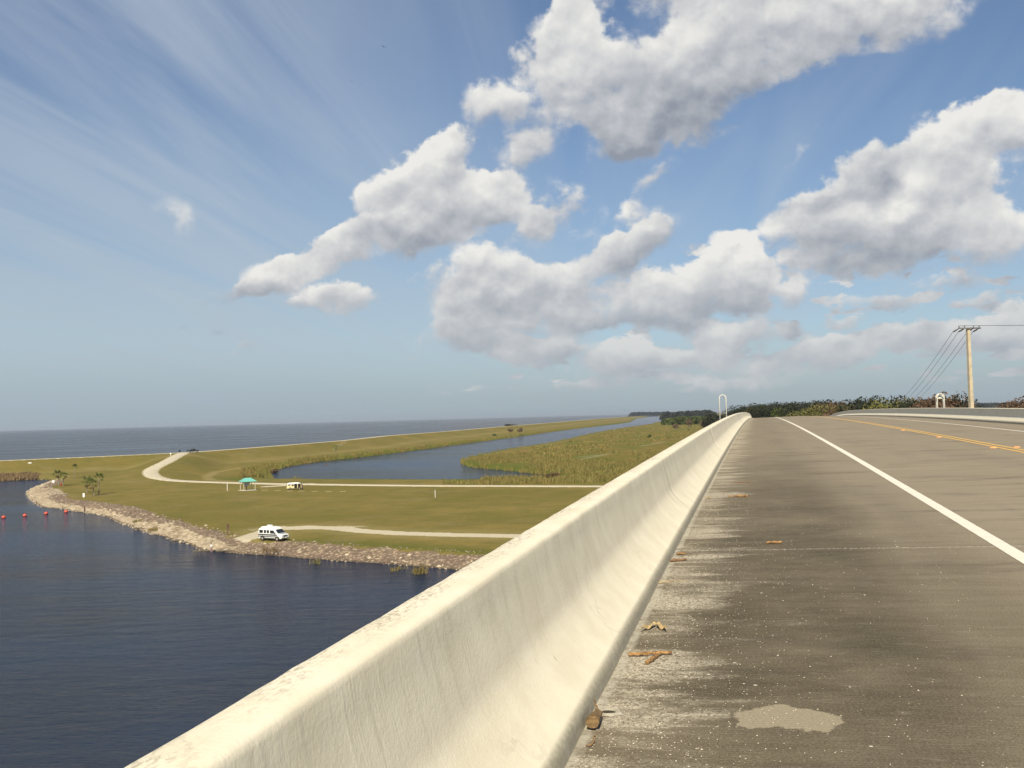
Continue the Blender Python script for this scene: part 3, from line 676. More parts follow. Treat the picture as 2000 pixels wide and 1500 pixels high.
# ------------------------------------------------------------------ litter on the shoulder
M_stick = speckle('sun-bleached cane', (.30, .17, .065), .6, 30, .85, dirt=(.10, .055, .035))
M_dark = speckle('old bark', (.20, .11, .06), .45, 60, .85, dirt=(.06, .04, .03))
M_leaf = speckle('dry leaf', (.46, .34, .17), .3, 60, .85)
def jagged(mb, p, q, r0, r1, n=7, wob=.006, sides=7):
    p = Vector(p); q = Vector(q); pts = []; rs = []
    for i in range(n+1):
        t = i/n; pts.append(p.lerp(q, t)+Vector((random.uniform(-wob, wob), random.uniform(-wob, wob), random.uniform(-wob, wob)*.3))); rs.append((r0*(1-t)+r1*t)*random.uniform(.82, 1.15))
    mb.tube(pts, rs, sides)
def litter(name, s, a, label, cat, fn, mat, rz=0, part=None):
    o = MB(); fn(o); ob = o.build(name, mat, loc=BP(s, a, .002)); ob.rotation_euler[2] = -BAZ+rz; return tag(ob, label, cat)
def f_fork(m):
    jagged(m, (-.13, -.012, .014), (.14, .040, .018), .007, .011, 9, .004)
    jagged(m, (-.12, -.03, .010), (.00, -.008, .014), .005, .008, 6)
    jagged(m, (.075, .010, .020), (.015, -.20, .012), .009, .013, 8)
litter('forked_stick', 6.2, -.70, 'forked brown stick on the shoulder, largest piece near the parapet foot', 'stick', f_fork, M_stick)
def f_leaf(m):
    for sx in (-1, 1):
        V = []; F_ = []
        for i in range(9):
            t = i/8; x = sx*(.001+t*.085); y = .05-.19*t*t-.02*math.sin(t*5); w = .05*math.sin(math.pi*min(1, t*.9+.1))+.002; zc = .012+.012*math.sin(t*9)
            V += [(x, y+w, zc+.012), (x, y, zc), (x, y-w, zc+.008)]
        for i in range(8):
            for k in (0, 1): F_.append((i*3+k, i*3+k+1, i*3+k+4, i*3+k+3))
        m.add(V, F_)
    m.tube([(0, .02, .01), (0, .05, .012)], .002, 5)
ob = litter('dry_leaf', 6.95, -.73, 'curled tan leaf with two wings just beyond the forked stick', 'leaf', f_leaf, M_leaf); sm = ob.modifiers.new('thick', 'SOLIDIFY'); sm.thickness = .002
litter('stick', 10.95, .155, 'short thick yellow stick lying alone in the middle of the shoulder', 'stick', lambda m: jagged(m, (-.08, -.015, .014), (.08, .03, .014), .012, .014, 6, .002), M_stick)
litter('stick', 16.2, -.32, 'reddish brown broken stick lying on pale streaked grime', 'stick', lambda m: (jagged(m, (-.14, .0, .014), (.0, .0, .014), .008, .010, 6), jagged(m, (-.02, .015, .016), (.16, -.02, .016), .014, .018, 6)), M_stick)
litter('stick', 18.9, -.28, 'thin dark twig farthest up the shoulder', 'stick', lambda m: jagged(m, (-.18, -.05, .008), (.16, .04, .010), .006, .008, 8), M_dark)
litter('stick', 9.84, -.80, 'dark stub of wood lying against the parapet foot beside a scrap', 'stick', lambda m: (jagged(m, (-.06, -.03, .012), (.09, .04, .014), .013, .009, 6), jagged(m, (-.06, -.03, .012), (-.03, .10, .01), .008, .006, 5)), M_dark)
litter('wood_scrap', 10.25, -.79, 'small orange splinter of wood against the parapet foot', 'wood scrap', lambda m: (jagged(m, (-.05, 0, .01), (.05, .02, .016), .012, .006, 5, .006), jagged(m, (-.03, .03, .01), (.04, -.02, .014), .006, .004, 5, .006)), M_stick)
litter('dead_weed', 8.66, -.80, 'wisps of dead grass caught at the parapet foot', 'dead weed', lambda m: [jagged(m, (-.07, .0, .004), (-.05+.05*k, .05-.03*k, .03+.02*(k % 2)), .002, .001, 6, .006, 4) for k in range(6)], M_leaf)
litter('dead_weed', 16.0, -.78, 'brown dry tuft lying low against the parapet beside the reddish stick', 'dead weed', lambda m: [jagged(m, (random.uniform(-.06,.02), random.uniform(-.08,.08), .004), (random.uniform(-.03,.07), random.uniform(-.08,.08), .03), .003, .001, 5, .008, 4) for k in range(10)], M_leaf)
def f_stump(m):
    bm = bmesh.new(); bmesh.ops.create_cone(bm, cap_ends=True, segments=11, radius1=.024, radius2=.033, depth=.17)
    for v in bm.verts: v.co += Vector((random.uniform(-.004, .004),)*3)
    bmesh.ops.rotate(bm, verts=bm.verts, cent=(0, 0, 0), matrix=Matrix.Rotation(R_(86), 3, 'X')); bmesh.ops.translate(bm, verts=bm.verts, vec=(0, -.06, .036)); m.bm(bm)
    jagged(m, (.0, .03, .03), (-.035, .13, .075), .008, .003, 6, .004)
M_plug = speckle('weathered plug wood', (.20, .13, .06), .4, 40, .85, dirt=(.08, .05, .03))
litter('wood_stub', 4.92, -.825, 'stubby brown wood plug sticking out of the drain hole by the parapet', 'wood stub', f_stump, M_plug)
def f_hole(m):
    n = 24; V = []
    for k in range(n):
        q = 2*math.pi*k/n; j = random.uniform(.9, 1.1); V.append((.075*j*math.cos(q), .065*j*math.sin(q), -.0005))
    for k in range(n):
        q = 2*math.pi*k/n; j = random.uniform(.95, 1.05); V.append((.062*j*math.cos(q), .052*j*math.sin(q), .012))
    for k in range(n):
        q = 2*math.pi*k/n; V.append((.043*math.cos(q), .036*math.sin(q), .006))
    for k in range(n):
        q = 2*math.pi*k/n; V.append((.040*math.cos(q), .034*math.sin(q), .0015))
    F_ = [(r*n+k, r*n+(k+1) % n, (r+1)*n+(k+1) % n, (r+1)*n+k) for r in range(3) for k in range(n)]; m.add(V, F_)
    m.add([V[3*n+k] for k in range(n)], [tuple(range(n))], 1)
o = MB(); f_hole(o); ob = o.build('deck_drain', [speckle('mortar rim', (.33, .30, .24), .25, 40), speckle('dark drain floor', (.05, .042, .03), .3, 40)], loc=BP(5.06, -.79, .003)); ob.rotation_euler[2] = -BAZ  # second material is a flat near-black disc closing the hole
tag(ob, 'small mortar-rimmed drain hole in the deck at the parapet foot', 'drain')
litter('dead_weed', 4.60, -.80, 'orange dry stalk lying just below the wood plug', 'dead weed', lambda m: [jagged(m, (0, .09, .01), (.012, -.04, .01), .003, .003, 6, .006, 5), jagged(m, (.012, -.04, .01), (-.02, -.06, .004), .004, .002, 4, .006, 5)], M_stick)
# loose shell grit
def grit():
    V = []; Fq = []
    octv = np.array([(1,0,0),(-1,0,0),(0,1,0),(0,-1,0),(0,0,1),(0,0,-1)], float); octf = np.array([(0,2,4),(2,1,4),(1,3,4),(3,0,4),(2,0,5),(1,2,5),(3,1,5),(0,3,5)])
    for i in range(3600):
        s = 3.6+12*random.random()**1.7; a = -.84+abs(random.gauss(0, .45)) if random.random() < .72 else random.uniform(-.8, 2.2)
        r = random.uniform(.0018, .0045)*(1.6 if random.random() < .04 else 1)
        p = np.array(BP(s, a, r*.4)); v = octv*np.array([random.uniform(.7, 1.3)*r, random.uniform(.7, 1.3)*r, r*.6]); ang = random.random()*6.28
        c, s_ = math.cos(ang), math.sin(ang); v = np.stack([v[:, 0]*c-v[:, 1]*s_, v[:, 0]*s_+v[:, 1]*c, v[:, 2]], 1)
        Fq.append(octf+len(V)*6); V.append(v+p)
    o = mesh_np('shell_grit', np.concatenate(V), np.concatenate(Fq), speckle('bleached shell', (.62, .56, .46), .35, 30), smooth=False)
    return tag(o, 'loose pale shell grit scattered over the shoulder by the parapet', 'grit', kind='stuff')
grit()

# ------------------------------------------------------------------ riprap, reeds, meadow
def rocks():
    bmr = []; 
    for k in range(6):
        bm = bmesh.new(); bmesh.ops.create_icosphere(bm, subdivisions=1, radius=1)
        for v in bm.verts: v.co *= random.uniform(.65, 1.15)
        bm.verts.index_update(); bmr.append((np.array([v.co[:] for v in bm.verts]), np.array([[v.index for v in f.verts] for f in bm.faces]))); bm.free()
    pts = [np.array(p) for p in basin[4:-5]]; seg = [np.linalg.norm(pts[i+1]-pts[i]) for i in range(len(pts)-1)]; cum = np.cumsum([0]+seg)
    V = []; Fq = []; A = []; nv = 0; N = 5200
    L = rng.uniform(0, cum[-1], N); XY = []
    for i in range(N):
        k = min(np.searchsorted(cum, L[i])-1, len(seg)-1); k = max(k, 0); t = (L[i]-cum[k])/seg[k]; p = pts[k]*(1-t)+pts[k+1]*t
        d = pts[k+1]-pts[k]; nn = np.array([-d[1], d[0]])/seg[k]; off = -.4+8.5*rng.random()**1.5
        XY.append(p+nn*off)
    XY = np.array(XY); Z, q = height(XY[:, 0], XY[:, 1])
    sgnok = q['sb'] > -.6
    for i in range(N):
        if not sgnok[i]: continue
        if XY[i][0] < -165 and XY[i][1] > 400 and rng.random() < .85: continue
        if seg_dist(XY[i:i+1, 0], XY[i:i+1, 1], boat_ramp)[0][0] < 2.2: continue
        v, f = bmr[i % 6]; r = rng.choice([.11, .17, .26, .42], p=[.48, .34, .14, .04])*rng.uniform(.8, 1.25)
        if XY[i][0] > -50: r *= .8
        an = rng.random()*6.28; c, s_ = math.cos(an), math.sin(an); w = v*np.array([1.3, .9, .62])*r
        w = np.stack([w[:, 0]*c-w[:, 1]*s_, w[:, 0]*s_+w[:, 1]*c, w[:, 2]], 1)+np.array([XY[i][0], XY[i][1], Z[i]+r*.12])
        V.append(w); Fq.append(f+nv); A.append(np.full(len(v), min(1, .75*rng.random()+.35*float(smst(5.5, 2.5, q['sb'][i]))))); nv += len(v)
    m, nt, b = material('limestone boulders', rough=.95, spec=.1)
    tone = nt.attr('tone'); co = nt.node('ShaderNodeTexCoord').outputs['Object']
    c = nt.mix(nt.map(tone, 0, 1), (.14, .10, .075), (.58, .49, .36)); c = nt.mix(nt.map(nt.noise(co, .2, 3), .45, .6, 0, .45), c, (.28, .195, .155))
    c = nt.mix(nt.map(nt.noise(co, 3, 4), .4, .7, 0, .45), c, (.11, .09, .06)); nt.l.new(c, b.inputs['Base Color'])
    o = mesh_np('riprap', np.concatenate(V), np.concatenate(Fq), m, dict(tone=np.concatenate(A)), smooth=False)
    return tag(o, 'pale limestone rubble lining the bank of the dark basin', 'riprap', kind='stuff')
rocks()
def blades(name, XY, Z, hmin, hmax, wid, nb, mat, label, cat, lean=.25, spread=.6, seed=0, dirs=None):
    r = np.random.default_rng(seed); n = len(XY)*nb
    P = np.repeat(np.column_stack([XY, Z]), nb, 0); H = np.repeat(r.uniform(hmin, hmax, len(XY)), nb)*r.uniform(.6, 1.1, n)
    P[:, 0] += r.normal(0, spread, n); P[:, 1] += r.normal(0, spread, n)
    an = r.uniform(0, 6.28, n); w = wid*r.uniform(.6, 1.4, n)
    ax = np.stack([np.cos(an), np.sin(an), np.zeros(n)], 1); ln = r.normal(0, lean, (n, 2))
    b0 = P-ax*w[:, None]; b1 = P+ax*w[:, None]; mid = P+np.column_stack([ln*H[:, None]*.45, H*.6]); m0 = mid-ax*w[:, None]*.8; m1 = mid+ax*w[:, None]*.8
    tp = P+np.column_stack([ln*H[:, None]*1.1, H*.98]); t1 = tp+ax*w[:, None]*.12; t0 = tp-ax*w[:, None]*.12
    V = np.stack([b0, b1, m1, m0, t1, t0], 1).reshape(-1, 3); i = np.arange(n)*6
    Fq = np.concatenate([np.stack([i, i+1, i+2, i+3], 1), np.stack([i+3, i+2, i+4, i+5], 1)])
    tone = np.repeat(np.repeat(r.random(len(XY)), nb)*.6+r.random(n)*.4, 6)
    o = mesh_np(name, V, Fq, mat, dict(tone=tone), smooth=False); return tag(o, label, cat, kind='stuff')
def mat_blade(name, a, b_, c_):
    m, nt, b = material(name, rough=.8, spec=.2); tone = nt.attr('tone'); co = nt.node('ShaderNodeTexCoord').outputs['Object']
    c = nt.mix(tone, a, b_); c = nt.mix(nt.map(nt.noise(co, .07, 4, .6), .42, .62, 0, .85), c, c_); nt.l.new(c, b.inputs['Base Color'])
    b.inputs['Subsurface Weight'].default_value = 0; return m
M_reed = mat_blade('green and straw reeds', (.11, .13, .025), (.24, .21, .06), (.21, .15, .055))
M_mead = mat_blade('rank meadow grass', (.085, .100, .022), (.27, .215, .075), (.20, .155, .05))
M_brown = mat_blade('brown marsh grass', (.22, .15, .08), (.30, .22, .12), (.17, .12, .07))
def along(line_, n, lo, hi, side=1, seed=1, jit=1.0):
    r = np.random.default_rng(seed); P = np.array([p[:2] for p in line_]); sg = np.linalg.norm(np.diff(P, axis=0), axis=1); cum = np.r_[0, np.cumsum(sg)]
    # denser near the camera, as seen
    L = r.random(n)**jit*cum[-1]; k = np.clip(np.searchsorted(cum, L)-1, 0, len(sg)-1); t = (L-cum[k])/sg[k]
    p = P[k]*(1-t[:, None])+P[k+1]*t[:, None]; d = (P[k+1]-P[k])/sg[k][:, None]; nn = np.stack([-d[:, 1], d[:, 0]], 1)*side
    return p+nn*r.uniform(lo, hi, n)[:, None]
lev_shore = [tuple(at(x, y, WL)[:2]) for x, y in canal_px[:11]]
P = along(lev_shore, 5200, -.6, 6.0, 1, 4, 1.7); Z, q = height(P[:, 0], P[:, 1]); k = (q['sc'] > -1.2)
clump = rnoise(P[:, 0], P[:, 1], 9, 77, 2); k &= (clump > .36) | (q['sc'] < 1.5)
blades('reeds', P[k], np.maximum(Z[k], WL-.2), .8, 2.2, .09, 6, M_reed, 'band of reeds along the levee side of the rim canal', 'reeds', .18, .6, 5)
nearsh = [tuple(at(x, y, WL)[:2]) for x, y in ((528,940),(524,930),(524,923))]
P = np.concatenate([along(nearsh, 420, -.3, 11, 1, 6), along([tuple(at(x, y, WL)[:2]) for x, y in ((522,938),(505,930),(500,922))], 260, -4, 4, 1, 7), along([tuple(at(x, y, WL)[:2]) for x, y in ((680,941.5),(702,941.5))], 70, -.5, 1.5, 1, 8), along([tuple(at(x, y, WL)[:2]) for x, y in ((568,941),(586,941))], 60, -.5, 1.5, 1, 9)])
Z, q = height(P[:, 0], P[:, 1]); k = q['sc'] > -2
blades('reeds', P[k], np.maximum(Z[k], WL), 1.0, 2.6, .08, 7, M_reed, 'tall brownish reed clumps at the canal end near the shelter', 'reeds', .2, .5, 8)
pen_edge = [tuple(at(x, y, WL)[:2]) for x, y in canal_px[14:30]]
def meadow_pts(n, seed, y0, y1, pw=1.0, shore=False):
    r = np.random.default_rng(seed); Y = y0*(y1/y0)**(r.random(n)**pw); t = r.uniform(-.08, .40, n); X = t*Y
    Z, q = height(X, Y); dl, _, sd_ = seg_dist(X, Y, [(-22, 395), (-22, 475), (60, 820), (110, 1150), (500, 3000)])
    k = (q['sc'] > -.8) & (sd_ < 0) & (q['rd'] > 7) & (Y > 288) & (q['sb'] > 12)
    for l in sandlines: k &= seg_dist(X, Y, l)[0] > 5*(1+Y/900)
    return np.stack([X, Y], 1)[k], Z[k]
P1, Z1 = meadow_pts(19000, 3, 285, 520, .9); k = rnoise(P1[:, 0], P1[:, 1], 16, 31, 4) > .44
blades('meadow_grass', P1[k], Z1[k], .5, 1.9, .09, 8, M_mead, 'rank green and gold grass filling the spit beyond the gravel road', 'meadow grass', .28, .8, 10)
P1, Z1 = meadow_pts(9000, 5, 500, 1500); k = rnoise(P1[:, 0], P1[:, 1], 40, 33, 3) > .52
blades('meadow_grass', P1[k], Z1[k], .5, 1.5, .30, 4, M_mead, 'lower patchy grass on the far part of the spit', 'meadow grass', .3, 1.6, 12)
P = along(pen_edge[::-1], 1800, -.5, 3.0, 1, 14, 1.2); Z, q = height(P[:, 0], P[:, 1]); k = (q['sc'] > -1.0) & (q['sc'] < 6)
blades('reeds', P[k], np.maximum(Z[k], WL-.1), 1.4, 2.6, .09, 7, M_reed, 'upright yellow-green reeds edging the water around the spit', 'reeds', .12, .5, 15)
P = along([tuple(at(x, y, WL)[:2]) for x, y in ((0,940),(35,938),(70,936.5))]+[], 900, -.5, 7, 1, 16); Pm = along([(-299, 356), tuple(at(0, 940, WL)[:2])], 500, -.5, 7, 1, 17); P = np.concatenate([P, Pm]); Z, q = height(P[:, 0], P[:, 1]); k = q['sb'] > -1
blades('marsh_grass', P[k], np.maximum(Z[k], WL), .8, 1.8, .12, 6, M_brown, 'brown marsh grass on the far left bank of the basin', 'marsh grass', .2, .6, 18)
# tufts standing in the shallows and on the rubble
def tuft(px, py, z, n, h, w, mat, label, seed, spread=.5):
    p = at(px, py, z); r = np.random.default_rng(seed); XY = np.array([p[:2]])+np.clip(r.normal(0, spread, (n, 2)), -1.2*spread, 1.2*spread)
    zz = np.full(n, z); V = blades('waterside_tuft', XY, zz, h*.5, h, .035, 6, mat, label, 'grass tuft', .35, .3, seed); del V['kind']; return V
tuft(818, 1120, WL, 18, 1.5, .05, M_reed, 'yellow-green grass tuft standing in shallow water nearest the parapet', 31, .55)
tuft(783, 1112, WL, 5, .9, .05, M_reed, 'small dark sprig in the water left of the larger tuft', 32, .3)
tuft(617, 1101, WL, 7, 1.1, .05, M_reed, 'thin green tuft in the shallows below the white van', 33, .3)
tuft(768, 1115, WL, 5, .8, .05, M_reed, 'low scrap of weed in shallow water beside the bank', 34, .3)
tuft(525, 1078, WL+.6, 22, 1.3, .06, M_brown, 'brown scrubby tuft growing among the rubble below the white van', 35, .8)
tuft(270, 1020, WL+.5, 22, 1.0, .06, M_reed, 'olive weed patch on the rubble right of the dark figure', 36, .55)
tuft(300, 1036, WL+.4, 22, .9, .06, M_reed, 'olive weed patch farther down the rubble shore', 37, .55)
tuft(866, 941, WL+.3, 6, 2.0, .05, M_reed, 'lone tall weed at the near edge of the rim canal', 38, .2)

# ------------------------------------------------------------------ trees
def mat_foliage(name, a, b_):
    m, nt, b = material(name, rough=.75, spec=.2); tone = nt.attr('tone'); c = nt.mix(tone, a, b_); nt.l.new(c, b.inputs['Base Color']); return m
M_bark = speckle('grey bark', (.17, .14, .10), .3, 3, .9)
def crown_mesh(name, R, H, z0, nl, leaf, mat, lobes=9, seed=0, flat=.8, gap=.25):
    r = np.random.default_rng(seed); C = []
    for i in range(lobes):
        a = r.uniform(0, 6.28); rr = R*.62*math.sqrt(r.random()); zz = z0+H*(.18+.64*r.random()); C.append((rr*math.cos(a), rr*math.sin(a), zz, R*r.uniform(.32, .58), H*r.uniform(.16, .30)))
    k = r.integers(0, lobes, nl); C = np.array(C)[k]; d = r.normal(size=(nl, 3)); d /= np.linalg.norm(d, axis=1)[:, None]; rad = r.uniform(.5, 1.0, nl)**.6
    P = C[:, :3]+d*np.stack([C[:, 3], C[:, 3], C[:, 4]], 1)*rad[:, None]
    s = leaf*r.uniform(.6, 1.5, nl); u = r.normal(size=(nl, 3)); u /= np.linalg.norm(u, axis=1)[:, None]; w = np.cross(u, r.normal(size=(nl, 3))); w /= np.linalg.norm(w, axis=1)[:, None]
    V = np.stack([P-u*s[:, None], P+w*s[:, None]*.6, P+u*s[:, None], P-w*s[:, None]*.6], 1).reshape(-1, 3); i = np.arange(nl)*4
    tone = np.repeat(np.clip(r.random(nl)*.7+.3*(k % 3)/2., 0, 1), 4)
    o = mesh_np(name, V, np.stack([i, i+1, i+2, i+3], 1), mat, dict(tone=tone), smooth=False); return o
def trunk_mesh(H, r, seed, limbs=6, spread=2.5, top=.75):
    rr = random.Random(seed); mb = MB(); pts = [(0, 0, -.3)]; 
    for i in range(1, 6): pts.append((rr.uniform(-.2, .2)*i*.3, rr.uniform(-.2, .2)*i*.3, H*top*i/5))
    mb.tube(pts, [r*1.25, r, r*.85, r*.7, r*.5, r*.3], 7)
    for k in range(limbs):
        i = rr.randint(2, 4); p = Vector(pts[i]); a = rr.uniform(0, 6.28); l = spread*rr.uniform(.6, 1.1)
        q = p+Vector((math.cos(a)*l, math.sin(a)*l, l*rr.uniform(.5, 1.0))); mb.tube([p, p.lerp(q, .5)+Vector((0, 0, -.1*l)), q], [r*.45, r*.3, r*.12], 5)
    return mb
def make_tree(name, H, R, mat, label, cat, seed, nl=900, leaf=.55, z0=.28, lobes=9, trunk_r=.28):
    root = tag(empty(name, (0, 0, 0)), label, cat)
    trunk_mesh(H, trunk_r, seed, 7, R*.6).build('trunk', M_bark, root, True)
    c = crown_mesh('crown', R, H*(1-z0), H*z0, nl, leaf, mat, lobes, seed); c.parent = root; return root
Mf = {'dark': mat_foliage('dark evergreen leaves', (.013, .018, .012), (.042, .046, .024)), 'olive': mat_foliage('olive leaves', (.07, .075, .02), (.17, .16, .05)),
      'rust': mat_foliage('rust autumn leaves', (.075, .046, .028), (.155, .095, .055)), 'green': mat_foliage('bright leaves', (.04, .06, .014), (.11, .13, .03)), 'twig': mat_foliage('bare brown twigs', (.10, .07, .045), (.19, .13, .085))}
tmpl = {}
for i, (k, lab) in enumerate([('dark', 'dark evergreen tree in the wood beyond the bridge crest'), ('olive', 'pale olive tree showing above the bridge parapet line'), ('rust', 'rust red tree in the wood beyond the bridge'), ('green', 'mid green tree in the wood beyond the bridge')]):
    for v in range(2): tmpl[k, v] = (make_tree('broadleaf_tree', 18, 8.5, Mf[k], lab, 'tree', 40+i*3+v, 6500, .30, .22, 30), lab)
used = {}
def plant(kind, v, px, top, dist, label=None, group='trees of the wood beyond the bridge', wide=1.0):
    p = atd(px, top, dist); H = p.z; src, lab = tmpl[kind, v]
    if (kind, v) in used: o = copy_tree(src)
    else: o = src; used[kind, v] = 1
    o.location = (p.x, p.y, 0); s = H/16.6; o.scale = (s*wide, s*wide, s); o.rotation_euler[2] = random.uniform(0, 6.28); o['label'] = label or lab; o['group'] = group; return o
# dark wood: photo x, crown top y, distance
for i, px in enumerate(range(1452, 1640, 9)):
    top = 797.5-(px-1452)*.030+random.uniform(-2.2, 2.2); d = 700-(px-1452)*1.1+random.uniform(-30, 40)
    plant('dark' if random.random() < .8 else 'green', i % 2, px+random.uniform(-3, 3), top+.5, d, wide=1.15)
for i, (px, top, d, k) in enumerate([(1592,803,420,'olive'),(1606,799,430,'rust'),(1622,797,430,'olive'),(1636,793,440,'dark'),(1640,801,400,'rust'),(1655,798,380,'rust'),(1668,797,380,'green'),(1682,797,390,'green'),(1573,806,430,'olive'),(1478,805,640,'rust'),
        (1664,792,460,'dark'),(1692,790,340,'dark'),(1706,789,335,'dark'),(1722,789.5,330,'olive'),(1738,789,330,'olive'),(1752,790.5,335,'olive'),(1764,792.5,360,'rust'),(1776,793,340,'rust'),(1788,794,350,'rust'),(1804,790,300,'dark'),(1818,788,300,'rust'),(1836,785.5,295,'rust'),(1849,787,300,'rust'),(1862,790.5,300,'dark'),(1872,793,310,'dark'),(1990,791.5,310,'rust'),(2003,790,305,'rust')]):
    plant(k, i % 2, px, top, d)
# slender brown trees on the spit and the pines behind
for i, (px, top, by, lab) in enumerate([(1319,826,841.5,'small rust brown tree standing apart on the meadow, leftmost of three'), (1347,819,840,'larger brown tree on the meadow, middle of three'), (1371,820,838,'brown tree on the meadow beside the parapet, right one of three')]):
    g = at(px, by); H = atd(px, top, g.y).z
    o = make_tree('meadow_tree', H, H*.42, Mf['twig'], lab, 'tree', 90+i, 900, .38, .25, 9, .35); o.location = g; o['group'] = 'brown trees on the meadow'
pines = []
for i, px in enumerate((1380, 1386, 1391, 1397, 1403, 1410, 1418, 1427, 1437)):
    d = 880+random.uniform(-40, 60); H = atd(px, 799.5+random.uniform(-1, 3.5)+(0 if px < 1405 else 2), d).z
    o = make_tree('pine_tree', H, 5.2, Mf['dark'], 'tall dark pine in the row behind the left hoop rail', 'tree', 120+i, 700, .8, .12, 12, .4) if i == 0 else copy_tree(pines[0])
    if i: o.scale = (random.uniform(.8, 1.2),)*2+(H/pines[0]['h'],); o.rotation_euler[2] = i
    else: o['h'] = H
    pines.append(o); p = atd(px, 800, d); o.location = (p.x, p.y, 0); o['group'] = 'pines behind the left hoop rail'
del pines[0]['h']
for o in pines[1:]:
    if 'h' in o: del o['h']
def mass(name, specs, mat, label, leaf, n, seed):
    r = np.random.default_rng(seed); V = []; T = []
    for (px, top, by, d) in specs:
        p = atd(px, top, d); H = p.z if by is None else p.z; R = d*7/F
        nl = n; a = r.normal(size=(nl, 3)); a /= np.linalg.norm(a, axis=1)[:, None]; a[:, 2] = np.abs(a[:, 2])
        P = np.array([p.x, p.y, 0])+a*np.array([R*r.uniform(.8, 1.6), R, H])*(r.uniform(.6, 1, nl)**.5)[:, None]
        s = leaf*d/1000*r.uniform(.6, 1.4, nl); u = r.normal(size=(nl, 3)); u /= np.linalg.norm(u, axis=1)[:, None]; w = np.cross(u, r.normal(size=(nl, 3))); w /= np.linalg.norm(w, axis=1)[:, None]
        V.append(np.stack([P-u*s[:, None], P+w*s[:, None], P+u*s[:, None], P-w*s[:, None]], 1).reshape(-1, 3)); T.append(np.repeat(r.random(nl), 4))
    V = np.concatenate(V); i = np.arange(len(V)//4)*4
    return tag(mesh_np(name, V, np.stack([i, i+1, i+2, i+3], 1), mat, dict(tone=np.concatenate(T)), smooth=False), label, 'woods', kind='stuff')
sp = []
for px in np.arange(1300, 1412, 3.2): sp.append((px, 816.5+random.uniform(-1.5, 1.5)+max(0, (1330-px)*.15), None, 1650+random.uniform(-60, 60)))
mass('canal_side_scrub', sp, Mf['green'], 'low dark green scrub across the spit behind the brown trees', 2.2, 240, 1)
sp = []
for px in np.arange(1300, 1390, 3.0):
    sp.append((px, 807.2-max(0, px-1322)*.038+random.uniform(-1.0, .8)-(1.2 if px > 1325 else 0), None, 3300+random.uniform(-200, 300)))
mass('far_woods', sp, Mf['dark'], 'hazy wooded skyline left of the hoop rail', 2.0, 200, 2)
sp = [(px, 789.5+(1940-px)*.026+random.uniform(-.7, .5), None, 4300+random.uniform(-300, 300)) for px in np.arange(1840, 2120, 4.0)]+[(px, 803.5-(px-1430)*.02+random.uniform(-.5, .5), None, 3600) for px in np.arange(1430, 1500, 4.0)]
mass('far_woods', sp, Mf['dark'], 'far blue wooded ridge on the horizon right of the utility pole', 2.0, 160, 3)
sp = [(px, 808.4+random.uniform(-.5, .3)-(px-1225)*.015, None, 7000) for px in np.arange(1236, 1300, 3.0)]
mass('far_woods', sp, Mf['dark'], 'thin line of woods on the horizon where the rim canal ends', 2.0, 160, 4)
o = make_tree('spreading_tree', 9, 10, Mf['dark'], 'dark dome-shaped tree on the levee top against the lake', 'tree', 201, 900, .7, .05, 14, .4); g = at(998, 832.5, LV-1); o.location = (g.x, g.y, LV-2.0); o.scale = (1.15, 1.1, .62)
for i, (px, by, lab) in enumerate([(996, 848.5, 'thin dark tree on the levee slope, left one of a pair'), (1015, 848.5, 'thin dark tree on the levee slope, right one of a pair')]):
    g = at(px, by, .5); o = make_tree('slope_tree', 7.2, 3.8, Mf['twig'], lab, 'tree', 210+i, 260, .55, .35, 7, .25); o.location = g; o['group'] = 'pair of trees on the levee slope'
g = at(966, 852, 0); o = make_tree('slope_shrub', 2.6, 3.2, Mf['green'], 'low shrub by the canal left of the two slope trees', 'shrub', 214, 300, .4, .0, 6, .1); o.location = g
for (px, py, lab, kk) in [(536, 917, 'brown shrub at the water edge above the shelter', 'twig'), (1268, 855, 'grey-green bush alone on the far meadow', 'green'), (1079, 936, 'rusty bush at the corner of the canal by the road', 'rust')]:
    g = at(px, py, 0); o = make_tree('shrub', 3.0 if py < 900 else 2.0, 2.6, Mf[kk], lab, 'shrub', int(px), 420, .26, .0, 7, .08); o.location = (g.x, g.y, max(hz(g.x, g.y), WL))

